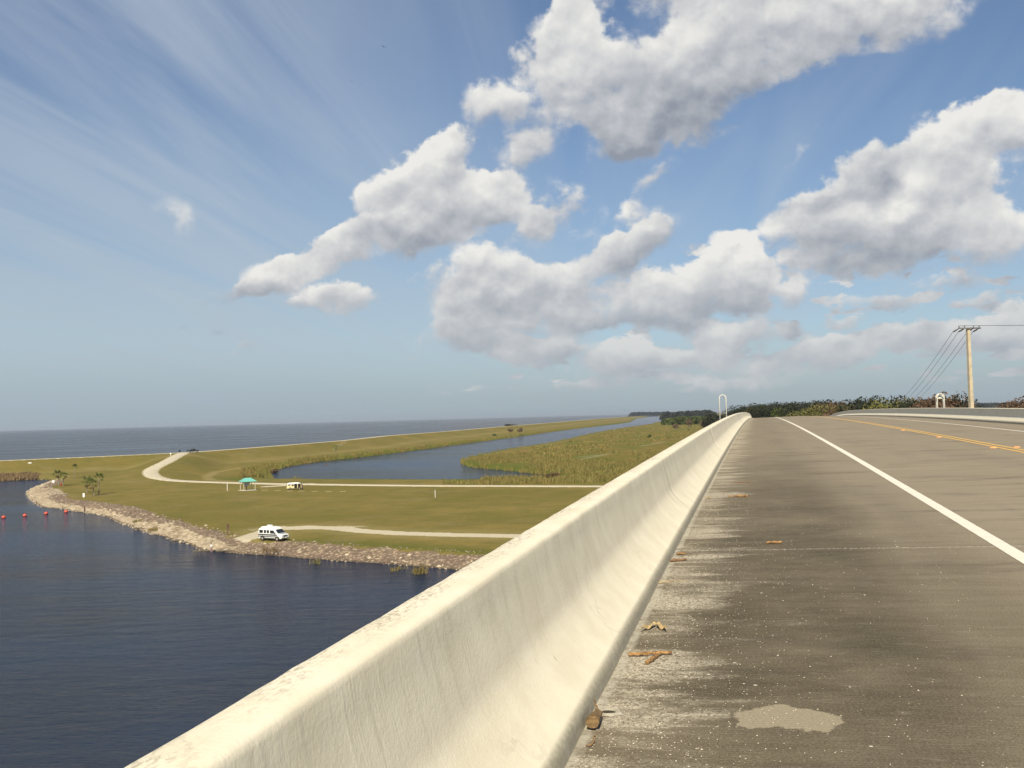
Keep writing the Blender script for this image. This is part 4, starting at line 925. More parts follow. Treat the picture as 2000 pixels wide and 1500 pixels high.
# palms
M_palmtrunk = speckle('palm trunk', (.23, .19, .14), .3, 5, .9); M_frond = mat_foliage('palm fronds', (.045, .070, .018), (.17, .20, .05)); M_skirt = mat_foliage('dead fronds', (.14, .08, .035), (.25, .16, .08))
def palm(H, lean, seed, label, cr=1.35, skirt=True):
    cr *= 1.5
    r = random.Random(seed); root = tag(empty('palm_tree', (0, 0, 0)), label, 'palm tree', 'palms near the basin'); mb = MB(); pts = []
    for i in range(8): t = i/7; pts.append((lean*t*t, lean*.3*t, -.2+(H+.2)*t))
    mb.tube(pts, [.24, .17, .15, .14, .14, .15, .16, .17], 9); mb.build('trunk', M_palmtrunk, root, True)
    top = Vector(pts[-1]); V = []; T = []
    def fan(d, L, tone, out):
        base = top+d*.25; c = top+d*L*.55; side = d.cross(Vector((0, 0, 1))); side = side.normalized() if side.length > .05 else Vector((1, 0, 0)); up = side.cross(d)
        for k in range(11):
            q = (k-5)/5*1.35; dr = (d*math.cos(q)+side*math.sin(q)+up*r.uniform(-.1, .1)).normalized(); ll = L*(.62 if abs(q) > 1 else .75)*r.uniform(.85, 1.1)
            e = c+dr*ll*.6+Vector((0, 0, -.16*L*abs(q))); w = dr.cross(up).normalized()*.05; m = c.lerp(e, .5)
            out += [c, m+w, e, m-w]; T.extend([tone]*4)
        w = side*.02; out += [base-w, base+w, c+w, c-w]; T.extend([.3]*4)
    for k in range(30):
        a = r.uniform(0, 6.28); e = r.uniform(-.45, 1.3); d = Vector((math.cos(a)*math.cos(e), math.sin(a)*math.cos(e), math.sin(e))); fan(d, cr*r.uniform(.85, 1.15), r.random(), V)
    Va = np.array([v[:] for v in V]); i = np.arange(len(Va)//4)*4
    o = mesh_np('crown', Va, np.stack([i, i+1, i+2, i+3], 1), M_frond, dict(tone=np.array(T)), smooth=False); o.parent = root
    if skirt:
        V = []; T = []
        for k in range(12):
            a = r.uniform(0, 6.28); e = r.uniform(-1.4, -.8); d = Vector((math.cos(a)*math.cos(e), math.sin(a)*math.cos(e), math.sin(e))); fan(d, cr*.72, r.random(), V)
        Va = np.array([v[:] for v in V]); i = np.arange(len(Va)//4)*4; o = mesh_np('dead_fronds', Va, np.stack([i, i+1, i+2, i+3], 1), M_skirt, dict(tone=np.array(T)), smooth=False); o.parent = root
    return root
for i, (px, by, ty, lean, cr, sk, lab) in enumerate([
    (115.5, 949.5, 921, -.5, 1.35, True, 'palm leaning left beside the red barrel, leftmost of all the palms'),
    (123, 949.5, 925, .3, 1.3, True, 'palm with a dark ragged crown standing just right of the red barrel'),
    (145, 934, 909.5, .3, 1.1, False, 'lone slim palm set back towards the levee behind the barrel pair'),
    (170, 963.5, 935.5, .0, 1.55, True, 'palm with a broad green crown, left one of the cluster of three'),
    (184.5, 968.5, 938, -.8, 1.55, True, 'palm leaning left in the middle of the cluster of three'),
    (193, 966, 928.5, .1, 1.35, False, 'tallest straight palm, right one of the cluster of three'),
    (656, 887, 871.5, .0, 1.7, False, 'lone short palm on the levee slope by the rim canal')]):
    g = at(px, by, 0 if i < 6 else .8); H = atd(px, ty, g.y).z-g.z-.8*(cr/1.3); o = palm(H, lean, 300+i, lab, cr, sk); o.location = g; o['group'] = 'palms near the basin'

# ------------------------------------------------------------------ vehicles
M_wpaint = speckle('white car paint', (.80, .79, .75), .04, 3, .3, .5); M_glass = speckle('dark glass', (.02, .025, .03), .3, 2, .08, .6); M_tyre = speckle('tyre rubber', (.025, .024, .022), .3, 8, .8)
M_rim = speckle('steel rim', (.35, .31, .26), .2, 9, .4, .5); M_stripe = speckle('charcoal stripe', (.07, .08, .09), .2, 5, .4); M_chrome = speckle('chrome', (.55, .55, .54), .1, 9, .2, .6, .8); M_cream = speckle('cream paint', (.72, .63, .36), .06, 3, .4, .4)
M_black = speckle('black paint', (.012, .014, .020), .3, 3, .2, .6); M_lamp = speckle('lamp glass', (.75, .74, .68), .1, 9, .15, .6); M_in = speckle('dark interior', (.03, .022, .018), .4, 4, .9); M_greyhood = speckle('grey hood paint', (.42, .43, .44), .05, 4, .3, .5)
def wheel(root, x, y, r=.37, w=.24):
    o = MB(); o.tube([(x, y-w/2, r), (x, y+w/2, r)], r, 20); wl = o.build('wheel', M_tyre, root, True, bev=.03)
    o = MB(); sg = 1 if y > 0 else -1; o.tube([(x, y+sg*(w/2-.02), r), (x, y+sg*(w/2+.015), r)], [r*.62, r*.55], 14); o.build('rim', M_rim, wl, True)
def side_panel(mb, quad, y, th=.012, mi=0):     # quad: (x,z) outline, proud of the side at y
    n = len(quad); sg = 1 if y > 0 else -1
    vs = [(x, y, z) for x, z in quad]+[(x, y+sg*th, z) for x, z in quad]; mb.add(vs, [tuple(range(n)), tuple(range(2*n-1, n-1, -1))]+[(i, (i+1) % n, (i+1) % n+n, i+n) for i in range(n)], mi)
def body_loft(name, secs, mat, root, bev=.06):
    """secs: list of (x, z0, z1, halfwidth low, halfwidth top)"""
    V = []; F_ = []
    for (x, z0, z1, w0, w1) in secs:
        zm = z0+(z1-z0)*.45
        V += [(x, -w0*.96, z0), (x, -w0, zm), (x, -w1, z1-.06), (x, -w1*.9, z1), (x, w1*.9, z1), (x, w1, z1-.06), (x, w0, zm), (x, w0*.96, z0)]
    for i in range(len(secs)-1):
        for j in range(8): F_.append((i*8+j, i*8+(j+1) % 8, (i+1)*8+(j+1) % 8, (i+1)*8+j))
    F_.append(tuple(range(8))); F_.append(tuple((len(secs)-1)*8+j for j in range(8))[::-1])
    mb = MB(); mb.add(V, F_); return mb.build(name, mat, root, False, bev=bev)
def conversion_van(loc, rz):
    r = tag(empty('conversion_van', loc, rz), 'white high-top van with charcoal stripes and roof air unit parked by the rubble bank', 'van')
    body_loft('body', [(-2.62,.42,1.95,.96,.86),(-2.55,.38,2.02,1.0,.88),(0,.36,2.04,1.0,.88),(1.05,.36,2.02,1.0,.87),(1.20,.36,1.96,1.0,.86),(1.78,.38,1.30,.99,.90),(2.58,.42,1.16,.95,.86),(2.70,.50,1.05,.90,.80)], M_wpaint, r)
    body_loft('high_roof', [(-2.45,1.98,2.12,.80,.66),(-2.1,1.98,2.34,.84,.70),(0,1.98,2.36,.84,.70),(.9,1.98,2.30,.82,.66),(1.35,1.93,2.02,.74,.60)], M_wpaint, r, .05)
    m = MB(); m.box(-1.25, -.35, -.33, .33, 2.35, 2.62, 0, .08); m.build('roof_air_unit', M_wpaint, r)
    for sy in (-1, 1):
        y = sy*.945
        for (x0, x1) in ((-2.35, -1.55), (-1.30, -.80), (-.62, -.12)):
            m = MB(); side_panel(m, [(x0, 1.18), (x1, 1.18), (x1, 1.82), (x0, 1.82)], sy*.962-sy*.06, .075); m.build('side_window', M_glass, r)
        m = MB(); side_panel(m, [(.12, 1.18), (1.22, 1.18), (.92, 1.80), (.12, 1.80)], sy*.962-sy*.06, .077); m.build('front_window', M_glass, r)
        for (z0, z1, x0, x1) in ((.92, 1.16, -2.55, 1.70), (.68, .82, -2.58, 2.0), (.42, .54, -1.15, 1.15)):
            m = MB(); side_panel(m, [(x0, z0), (x1, z0), (x1, z1), (x0, z1)], sy*.985, .028); m.build('stripe', M_stripe, r)
        m = MB(); m.box(1.25, 1.38, sy*1.0-.02, sy*1.0+sy*.2+.02, 1.30, 1.50) if sy > 0 else m.box(1.25, 1.38, -1.22, -1.0, 1.30, 1.50); m.build('wing_mirror', M_stripe, r)
        for x in (-1.62, 1.72):
            m = MB(); pts = []; 
            for k in range(13): q = math.pi*k/12; pts.append((x+.50*math.cos(q), .37+.50*math.sin(q)))
            side_panel(m, pts, sy*.97, .035); m.build('wheel_arch', M_in, r); wheel(r, x, sy*.93)
        m = MB(); m.box(2.60, 2.73, sy*.66-.14, sy*.66+.14, .82, 1.00); m.build('headlight', M_lamp, r)
        m = MB(); m.box(-2.67, -2.55, sy*.86-.07, sy*.86+.07, .8, 1.1); m.build('tail_light', speckle('red lens', (.35, .03, .02), .2, 5, .3), r)
    m = MB(); m.add([(1.255,-.80,1.90),(1.255,.80,1.90),(1.80,.84,1.35),(1.80,-.84,1.35),(1.205,-.80,1.86),(1.205,.80,1.86),(1.75,.84,1.31),(1.75,-.84,1.31)], [(0,1,2,3),(7,6,5,4),(0,4,5,1),(1,5,6,2),(2,6,7,3),(3,7,4,0)]); m.build('windscreen', M_glass, r)
    m = MB(); m.add([(1.84,-.78,1.305),(1.84,.78,1.305),(2.56,.74,1.18),(2.56,-.74,1.18),(1.84,-.78,1.25),(1.84,.78,1.25),(2.56,.74,1.12),(2.56,-.74,1.12)], [(0,1,2,3),(7,6,5,4),(0,4,5,1),(1,5,6,2),(2,6,7,3),(3,7,4,0)]); m.build('bonnet', M_greyhood, r)
    m = MB(); m.box(2.62, 2.72, -.50, .50, .74, 1.02); m.build('grille', M_stripe, r)
    m = MB(); m.box(2.66, 2.84, -.95, .95, .48, .66, 0, .03); m.build('bumper', M_chrome, r)
    m = MB(); m.box(2.845, 2.855, -.16, .16, .50, .64); m.build('number_plate', M_wpaint, r)
    m = MB(); m.box(-2.78, -2.62, -.9, .9, .46, .62, 0, .03); m.build('bumper', M_chrome, r)
    m = MB(); m.box(-2.685, -2.60, -.65, .65, 1.25, 1.80); m.build('rear_window', M_glass, r); return r
g = at(534.5, 1055); conversion_van((g.x, g.y, hz(g.x, g.y)+.0), math.atan2(-.50, .866))
def camper(loc, rz):
    r = tag(empty('camper_van', loc, rz), 'cream camper van with white roof and open doors parked beside the gravel road', 'van')
    body_loft('body', [(-2.22,.48,1.45,.80,.78),(-2.12,.40,1.52,.86,.80),(0,.38,1.54,.86,.80),(1.7,.38,1.54,.86,.80),(2.12,.42,1.40,.84,.76),(2.24,.50,1.05,.76,.72)], M_cream, r)
    body_loft('roof', [(-2.14,1.50,1.62,.80,.68),(-1.95,1.50,1.98,.80,.66),(0,1.50,2.04,.82,.68),(1.5,1.50,2.02,.82,.66),(1.95,1.48,1.72,.78,.62)], M_wpaint, r, .06)
    m = MB(); m.box(-1.6, 1.1, -.42, .42, 2.03, 2.12, 0, .03); m.build('pop_top', M_wpaint, r)
    for sy in (-1, 1):
        for (x0, x1) in ((-1.95, -1.25), (-1.02, -.30))+(((-.1, .75),) if sy > 0 else ()):
            m = MB(); side_panel(m, [(x0, 1.28), (x1, 1.28), (x1, 1.66), (x0, 1.66)], sy*.76, .075); m.build('side_window', M_glass, r)
        for x in (-1.35, 1.35):
            m = MB(); pts = [(x+.40*math.cos(math.pi*k/10), .32+.40*math.sin(math.pi*k/10)) for k in range(11)]; side_panel(m, pts, sy*.82, .045); m.build('wheel_arch', M_in, r); wheel(r, x, sy*.78, .32, .2)
        m = MB(); m.tube([(2.16, sy*.5, .95), (2.28, sy*.5, .95)], .12, 12); m.build('headlight', M_lamp, r)
    m = MB(); side_panel(m, [(-.18, .46), (.72, .46), (.72, 1.78), (-.18, 1.78)], -.80, .072); m.build('side_doorway', M_in, r)
    m = MB(); m.box(-1.02, -.14, -.97, -.92, .46, 1.5, 0, .015); dr = m.build('sliding_door', M_cream, r); m = MB(); m.box(-.90, -.26, -.985, -.915, 1.10, 1.42); m.build('door_window', M_glass, dr)
    m = MB(); side_panel(m, [(.92, .50), (1.80, .50), (1.72, 1.80), (.92, 1.80)], -.80, .074); m.build('front_doorway', M_in, r)
    m = MB(); m.box(1.84, 1.90, -1.68, -.86, .5, 1.25); dr = m.build('front_door', M_cream, r); m = MB(); m.box(1.845, 1.895, -1.60, -.9, 1.28, 1.72); m.build('door_window', M_glass, dr)
    m = MB(); m.add([(2.03,-.62,1.80),(2.03,.62,1.80),(2.24,.64,1.28),(2.24,-.64,1.28),(1.95,-.62,1.76),(1.95,.62,1.76),(2.16,.64,1.24),(2.16,-.64,1.24)], [(0,1,2,3),(7,6,5,4),(0,4,5,1),(1,5,6,2),(2,6,7,3),(3,7,4,0)]); m.build('windscreen', M_glass, r)
    for x in (2.22, -2.34): m = MB(); m.box(x, x+.1, -.82, .82, .42, .56, 0, .02); m.build('bumper', M_wpaint, r)
    m = MB(); m.box(-2.26, -2.12, -.55, .55, 1.2, 1.62); m.build('rear_window', M_glass, r); return r
g = at(575, 956); camper((g.x, g.y, hz(g.x, g.y)), R_(20)); CAMP = g.copy()
def pickup(loc, rz):
    r = tag(empty('pickup_truck', loc, rz), 'black pickup truck parked on top of the levee', 'pickup truck')
    body_loft('body', [(-2.85,.52,1.10,.92,.90),(-2.75,.48,1.15,.98,.94),(-1,.46,1.16,.98,.94),(1.4,.46,1.16,.98,.92),(2.6,.48,1.10,.96,.88),(2.85,.55,.98,.88,.80)], M_black, r, .05)
    body_loft('cab', [(-1.05,1.10,1.78,.90,.72),(-.95,1.10,1.86,.90,.74),(.55,1.10,1.86,.90,.74),(.85,1.10,1.76,.90,.72),(1.45,1.10,1.20,.88,.80)], M_black, r, .04)
    m = MB(); m.box(-2.70, -1.15, -.78, .78, 1.12, 1.17); m.build('load_bed', M_in, r)
    for sy in (-1, 1):
        for x0, x1, q in ((-.85, -.05, 0), (.02, 1.0, .28)):
            m = MB(); side_panel(m, [(x0, 1.25), (x1, 1.25), (x1-q, 1.72), (x0+.05, 1.72)], sy*.80, .06); m.build('side_window', M_glass, r)
        for x in (-1.85, 1.75): wheel(r, x, sy*.88, .40, .26)
        m = MB(); m.box(2.78, 2.88, sy*.68-.14, sy*.68+.14, .80, .96); m.build('headlight', M_lamp, r)
    m = MB(); m.box(2.80, 2.96, -.9, .9, .50, .66, 0, .02); m.build('bumper', M_chrome, r); m = MB(); m.box(-2.98, -2.82, -.9, .9, .50, .66, 0, .02); m.build('bumper', M_chrome, r); return r
g = at(377, 883.4, LV+.1); pk = pickup((g.x, g.y, LV+.1), R_(14)); pk.scale = (1.08,)*3

# ------------------------------------------------------------------ shelter and small things on the bank
M_teal = speckle('teal metal roof', (.16, .47, .40), .08, 3, .4, .4); M_post = speckle('pale timber', (.52, .47, .38), .15, 4, .8); M_slab = speckle('concrete slab', (.50, .46, .37), .15, 2, .9); M_greyp = speckle('grey board', (.42, .42, .42), .25, 2, .8)
def shelter(loc, rz):
    r = tag(empty('picnic_shelter', loc, rz), 'open shelter with teal hipped roof on thin posts by the gravel road', 'shelter')
    m = MB(); a, b_, z0, z1 = 2.15, 1.9, 2.75, 3.75
    m.add([(-a,-b_,z0),(a,-b_,z0),(a,b_,z0),(-a,b_,z0),(-.85,-.25,z1),(.85,-.25,z1),(.85,.25,z1),(-.85,.25,z1),(-a,-b_,z0-.12),(a,-b_,z0-.12),(a,b_,z0-.12),(-a,b_,z0-.12)],
          [(0,1,5,4),(1,2,6,5),(2,3,7,6),(3,0,4,7),(4,5,6,7),(8,9,1,0),(9,10,2,1),(10,11,3,2),(11,8,0,3),(8,11,10,9)]); m.build('roof', M_teal, r)
    for sx in (-1.75, 1.75):
        for sy in (-1.5, 1.5): m = MB(); m.box(sx-.07, sx+.07, sy-.07, sy+.07, 0, 2.64); m.build('post', M_post, r)
    m = MB(); m.box(-2.3, 2.3, -2.0, 2.0, -.15, .10, 0, .02); m.build('floor_slab', M_slab, r)
    return r
g = at(484, 957.5); SH = Vector((g.x, g.y, hz(g.x, g.y))); shelter(SH, R_(35))
# hanging grey sheet tied down to a dark post under the roof
def tarp(loc, rz):
    r = tag(empty('tied_sheet', loc, rz), 'grey sheet hanging under the teal roof, narrowing down to a dark post', 'sheet')
    V = []; F_ = []; n = 8
    for i in range(n+1):
        t = i/n; w = 1.25*(1-t)**.8+.12; z = 2.45-1.45*t
        for j in range(n+1): u = j/n*2-1; V.append((u*w, .12*math.sin(j*2.1+i*.7)*(1-t*.5), z))
    for i in range(n):
        for j in range(n): F_.append((i*(n+1)+j, i*(n+1)+j+1, (i+1)*(n+1)+j+1, (i+1)*(n+1)+j))
    m = MB(); m.add(V, F_); o = m.build('sheet', M_greyp, r, True); sm = o.modifiers.new('t', 'SOLIDIFY'); sm.thickness = .01
    m = MB(); m.box(-.09, .09, -.09, .09, .1, 1.05); m.build('post', M_in, r); return r
tarp(SH+Vector((-.35, -.3, 0)), R_(5))
def simple(name, px, py, z, fn, mats, label, cat, group=None, rz=0):
    g = at(px, py, z); r = tag(empty(name, (g.x, g.y, z if z else hz(g.x, g.y)), rz), label, cat, group); fn(r); return r
def part(r, name, mat, fn, bev=0): m = MB(); fn(m); return m.build(name, mat, r, bev=bev)
def f_pole(h, w, mat=None):
    def f(r):
        part(r, 'shaft', M_wpaint, lambda m: m.box(-w, w, -w, w, -.1, h)); part(r, 'cap', M_wpaint, lambda m: m.add([(-w*1.3,-w*1.3,h),(w*1.3,-w*1.3,h),(w*1.3,w*1.3,h),(-w*1.3,w*1.3,h),(0,0,h+w*1.5)], [(0,1,4),(1,2,4),(2,3,4),(3,0,4),(3,2,1,0)]))
    return f
simple('marker_post', 444, 959, 0, f_pole(2.3, .06), None, 'thin white post standing just left of the teal-roofed shelter', 'post')
simple('marker_post', 850, 972, 0, f_pole(1.9, .05), None, 'thin white post alone on the lawn between road and dirt track', 'post')
M_brownw = speckle('brown painted wood', (.13, .075, .055), .2, 5, .8)
def f_brown(r):
    part(r, 'post', M_brownw, lambda m: m.box(-.07, .07, -.07, .07, -.1, 1.25)); part(r, 'box', M_brownw, lambda m: m.box(-.19, .19, -.14, .14, 1.15, 1.85, 0, .02)); part(r, 'lid', M_brownw, lambda m: m.prism([(-.23, 1.85), (.23, 1.85), (0, 2.0)], -.18, .18))
simple('post_box', 445, 1044.5, 0, f_brown, None, 'dark brown box on a wooden post on grass left of the striped van', 'post box')
def f_whitesign(w, h, z0):
    def f(r):
        part(r, 'panel', M_wpaint, lambda m: m.box(-w/2, w/2, -.03, .03, z0, z0+h, 0, .01)); part(r, 'stake', M_post, lambda m: m.box(-.05, .05, .035, .10, -.1, z0+h*.8))
        part(r, 'stake_foot', M_post, lambda m: m.box(-.09, .09, .0, .14, -.1, .06))
    return f
simple('warning_sign', 104, 944.5, 0, f_whitesign(.95, .8, .35), None, 'square white sign facing the basin at the left tip of the bank', 'sign')
simple('notice_sign', 163.5, 972.5, 0, f_whitesign(.55, 1.15, .25), None, 'narrow upright white sign on grass below the cluster of three palms', 'sign')
def f_bollard(r):
    part(r, 'post', M_wpaint, lambda m: m.tube([(0, 0, -.1), (0, 0, 1.0)], .12, 10)); part(r, 'plate', M_wpaint, lambda m: m.box(-.28, .28, -.14, -.11, .85, 1.5)); part(r, 'cap', M_wpaint, lambda m: m.tube([(0, 0, 1.0), (0, 0, 1.08)], [.13, .05], 10))
g = at(333.5, 891.5, 5.4); r = tag(empty('levee_sign', (g.x, g.y, hz(g.x, g.y))), 'small white sign post beside the ramp just below the levee top', 'sign'); f_bollard(r)
M_red = speckle('faded red plastic', (.30, .06, .035), .2, 6, .6)
def f_barrel(r):
    part(r, 'drum', M_red, lambda m: m.tube([(0,0,0),(0,0,.28),(0,0,.30),(0,0,.32),(0,0,.60),(0,0,.62),(0,0,.64),(0,0,.92)], [.29,.30,.32,.30,.30,.32,.30,.29], 16)); part(r, 'lid', M_red, lambda m: m.tube([(0, 0, .92), (0, 0, .96)], [.31, .30], 16))
simple('rubbish_barrel', 119.5, 949.5, 0, f_barrel, None, 'faded red barrel standing between the two leftmost palms', 'barrel')
def f_cart(r):
    part(r, 'drum', M_black, lambda m: m.tube([(0,0,0),(0,0,.3),(0,0,.33),(0,0,.6),(0,0,.63),(0,0,.95)], [.34,.36,.38,.36,.38,.34], 14)); part(r, 'lid', M_black, lambda m: m.tube([(0, 0, .95), (0, 0, 1.15)], [.38, .12], 14))
g = at(351, 883.0, LV+.1); r = tag(empty('litter_bin', (g.x, g.y, LV+.08)), 'black litter bin on the levee top left of the pickup', 'litter bin'); f_cart(r); r.scale = (1.15,)*3
M_stop = speckle('concrete wheel stop', (.36, .31, .19), .2, 4, .9)
for i, (px, py) in enumerate([(517,957.5),(542,958.5),(565.5,959.3),(589,959.6),(614,960),(642,960.3),(669,960.6)]):
    m = MB(); m.prism([(-.08, 0), (.08, 0), (.05, .10), (-.05, .10)], -.9, .9); g = at(px, py); o = m.build('wheel_stop', M_stop, loc=(g.x, g.y, hz(g.x, g.y)-.02)); o.rotation_euler[2] = R_(104)
    tag(o, ['pale concrete wheel stop nearest the teal-roofed shelter', 'second pale wheel stop from the shelter', 'pale wheel stop in front of the camper rear', 'pale wheel stop in front of the camper nose', 'pale wheel stop just right of the camper', 'sixth pale wheel stop from the shelter', 'last pale wheel stop, farthest right from the camper'][i], 'wheel stop', 'wheel stops along the parking verge')
m = MB(); m.box(-.9, .9, -.35, .35, 0, .35, 0, .08); m.box(-.5, .3, -.25, .25, .33, .55, 0, .06); g = at(59, 921.5, .6); o = m.build('white_crate', M_wpaint, loc=(g.x, g.y, hz(g.x, g.y))); tag(o, 'small white crate lying on grass at the levee foot far left', 'crate')
g = at(637, 909, WL); m = MB(); m.tube([(-1.6, 0, .02), (-.5, .05, .1), (.6, .0, .08), (1.7, .1, .0)], [.10, .17, .15, .06], 8); m.tube([(-.2, 0, .1), (.2, .5, .35)], [.07, .03], 6); o = m.build('floating_log', M_brownw, loc=(g.x, g.y, WL)); tag(o, 'dark log floating in the rim canal above the camper', 'log')
# driftwood on the rubble
M_drift = speckle('grey driftwood', (.13, .11, .08), .4, 5, .9)
for i, (px, py, rz, lab) in enumerate([(395, 1077.5, .1, 'grey log lying at the waterline below the white-shirted person'), (272, 1033, -.5, 'dark drift log on the rubble shore right of the dark figure'), (345, 1057, -.4, 'dark drift log half in the water along the rubble shore'), (440, 1077, .05, 'short dark log at the waterline right of the white-shirted person')]):
    g = at(px, py, WL+.15); m = MB(); jagged(m, (-1.5, 0, .1), (1.5, .2, .12), .16, .10, 7, .05, 8); jagged(m, (.3, .05, .15), (.7, .6, .5), .06, .03, 4, .03, 6); o = m.build('drift_log', M_drift, loc=g); o.rotation_euler[2] = rz; tag(o, lab, 'log', 'drift logs on the rubble shore')

# buoys
M_buoy = speckle('orange-red buoy plastic', (.60, .10, .06), .12, 4, .45, .4)
buoys = [(7, 1011.5), (48.5, 1008), (90, 1004), (129, 1000.5)]
blab = ['red float at the left photo edge with its line trailing', 'second red float from the left edge', 'third red float from the left edge', 'red float nearest the shore, rightmost of the four']
bp = []
for i, (px, py) in enumerate(buoys):
    g = at(px, py, WL); r = tag(empty('float_buoy', (g.x, g.y, WL), .3*i), blab[i], 'buoy', 'red floats strung across the basin')
    bm = bmesh.new(); bmesh.ops.create_uvsphere(bm, u_segments=20, v_segments=12, radius=.50)
    for v in bm.verts: v.co.z *= .74; v.co.z += .18
    m = MB(); m.bm(bm); m.build('float', M_buoy, r, True); m = MB(); m.tube([(0, 0, .58), (0, 0, .72)], .07, 8); m.build('lifting_eye', M_buoy, r); bp.append(g)
M_rope = speckle('wet dark rope', (.03, .03, .03), .3, 8)
for i in range(3):
    m = MB(); p, q = bp[i], bp[i+1]; m.tube([p.lerp(q, t)+Vector((0, 0, -.06+.05*math.cos(t*6.28))) for t in np.linspace(.02, .98, 12)], .035, 6); o = m.build('float_line', M_rope)
    tag(o, ['dark line between the first and second red floats from the left', 'dark line between the second and third red floats', 'dark line between the third and fourth red floats'][i], 'rope', 'lines between the red floats')

# ------------------------------------------------------------------ people
M_skin = speckle('skin', (.38, .22, .15), .1, 8, .6); M_hair = speckle('dark hair', (.03, .02, .015), .3, 20, .8)
def skin_mesh(name, nodes, edges, mat, parent, root_i=0):
    me = bpy.data.meshes.new(name); me.from_pydata([n[0] for n in nodes], edges, []); me.materials.append(mat)
    o = bpy.data.objects.new(name, me); COL.objects.link(o); o.parent = parent
    o.modifiers.new('skin', 'SKIN'); 
    for i, n in enumerate(nodes):
        sv = me.skin_vertices[0].data[i]; rr = n[1]; sv.radius = rr if isinstance(rr, tuple) else (rr, rr); sv.use_root = (i == root_i)
    o.modifiers['skin'].use_smooth_shade = True; s = o.modifiers.new('sub', 'SUBSURF'); s.levels = 1; s.render_levels = 2; return o
def person(loc, rz, label, shirt, trousers, arms='down', lean=0.0):
    r = tag(empty('person', loc, rz), label, 'person')
    N = []; Ed = []
    def nd(p, rad, par=None):
        N.append(((p[0], p[1]+lean*max(0, p[2]-.95), p[2]), rad))
        if par is not None: Ed.append((par, len(N)-1))
        return len(N)-1
    pel = nd((0, 0, .95), .13); wst = nd((0, 0, 1.12), .115, pel); ch = nd((0, 0, 1.32), (.15, .11), wst); nb = nd((0, 0, 1.47), .06, ch); nk = nd((0, .005, 1.53), .052, nb); h1 = nd((0, .012, 1.60), .075, nk); h2 = nd((0, .01, 1.68), .088, h1); h3 = nd((0, 0, 1.75), .060, h2)
    nd((0, .11, 1.645), .014, h1)               # nose
    for sx in (-1, 1):
        nd((sx*.088, 0, 1.655), .018, h2)        # ears
        sh = nd((sx*.17, 0, 1.43), .06, ch)
        if arms == 'down': el = (sx*.23, -.02, 1.15); wr = (sx*.24, .06, .90)
        else: el = (sx*.20, .10, 1.17); wr = (sx*.08, .36, 1.18)
        e = nd(el, .043, sh); w = nd(wr, .028, e); d = (Vector(wr)-Vector(el)).normalized(); hd = nd(Vector(wr)+d*.07, (.034, .020), w)
        sd_ = Vector((1, 0, 0)) if abs(d.x) < .7 else Vector((0, 0, 1)); nd(Vector(wr)+d*.06+sd_*.045*-sx, .010, w)   # thumb
        for k in range(4):
            b = Vector(wr)+d*.095+sd_*(.024*(k-1.5)*.7); f1 = nd(b+d*.03, .008, hd); nd(b+d*(.055+.012*(1.5-abs(k-1.5)))+Vector((0, .012, -.006)), .007, f1)
        hp = nd((sx*.10, 0, .88), .10, pel); kn = nd((sx*.12, .015, .49), .058, hp); an = nd((sx*.13, -.01, .09), .036, kn); nd((sx*.14, .14, .035), .032, an)
    skin_mesh('body', N, Ed, M_skin, r)
    def cl(name, mat, pts, eds): skin_mesh(name, [((p[0], p[1]+lean*max(0, p[2]-.95), p[2]), q) for p, q in pts], eds, mat, r)
    sl = (.20, -.005, 1.29) if arms == 'down' else (.19, .05, 1.29)
    cl('shirt', shirt, [((0, 0, .93), .152), ((0, 0, 1.12), .138), ((0, 0, 1.32), (.172, .132)), ((0, 0, 1.46), .075), ((.17, 0, 1.43), .078), (sl, .062), ((-.17, 0, 1.43), .078), ((-sl[0], sl[1], sl[2]), .062)], [(0,1),(1,2),(2,3),(2,4),(4,5),(2,6),(6,7)])
    cl('trousers', trousers, [((0, 0, .98), .145), ((.10, 0, .86), .118), ((.12, .015, .49), .078), ((.13, -.01, .12), .062), ((-.10, 0, .86), .118), ((-.12, .015, .49), .078), ((-.13, -.01, .12), .062)], [(0,1),(1,2),(2,3),(0,4),(4,5),(5,6)])
    bm = bmesh.new(); bmesh.ops.create_uvsphere(bm, u_segments=14, v_segments=10, radius=.108)
    for v in bm.verts:
        if v.co.z < -.03 or (v.co.y > .05 and v.co.z < .05): v.co *= .72
        v.co += Vector((0, -.012+lean*.75, 1.70))
    m = MB(); m.bm(bm); m.build('hair', M_hair, r, True); return r
M_bshirt = speckle('black cloth', (.02, .018, .018), .3, 12, .9); M_wshirt = speckle('white cloth', (.82, .80, .76), .05, 12, .9); M_pink = speckle('dusty mauve cloth', (.33, .22, .21), .1, 12, .9); M_navy = speckle('dark denim', (.03, .035, .05), .2, 12, .9)
def stand(px, py, z): g = at(px, py, z); return Vector((g.x, g.y, hz(g.x, g.y)+.03))
person(stand(165.5, 1000.5, WL+.1), R_(170), 'person in dark clothes standing at the waterline beside the red floats', M_bshirt, M_bshirt, 'fwd', .05)
person(stand(413, 1068, WL+.9), R_(160), 'person in white shirt and mauve trousers standing on the rubble bank', M_wshirt, M_pink, 'fwd', .10)
person(stand(590.5, 957.5, 0), R_(200), 'person in dark clothes standing by the open front door of the camper', M_bshirt, M_navy, 'down', .03)

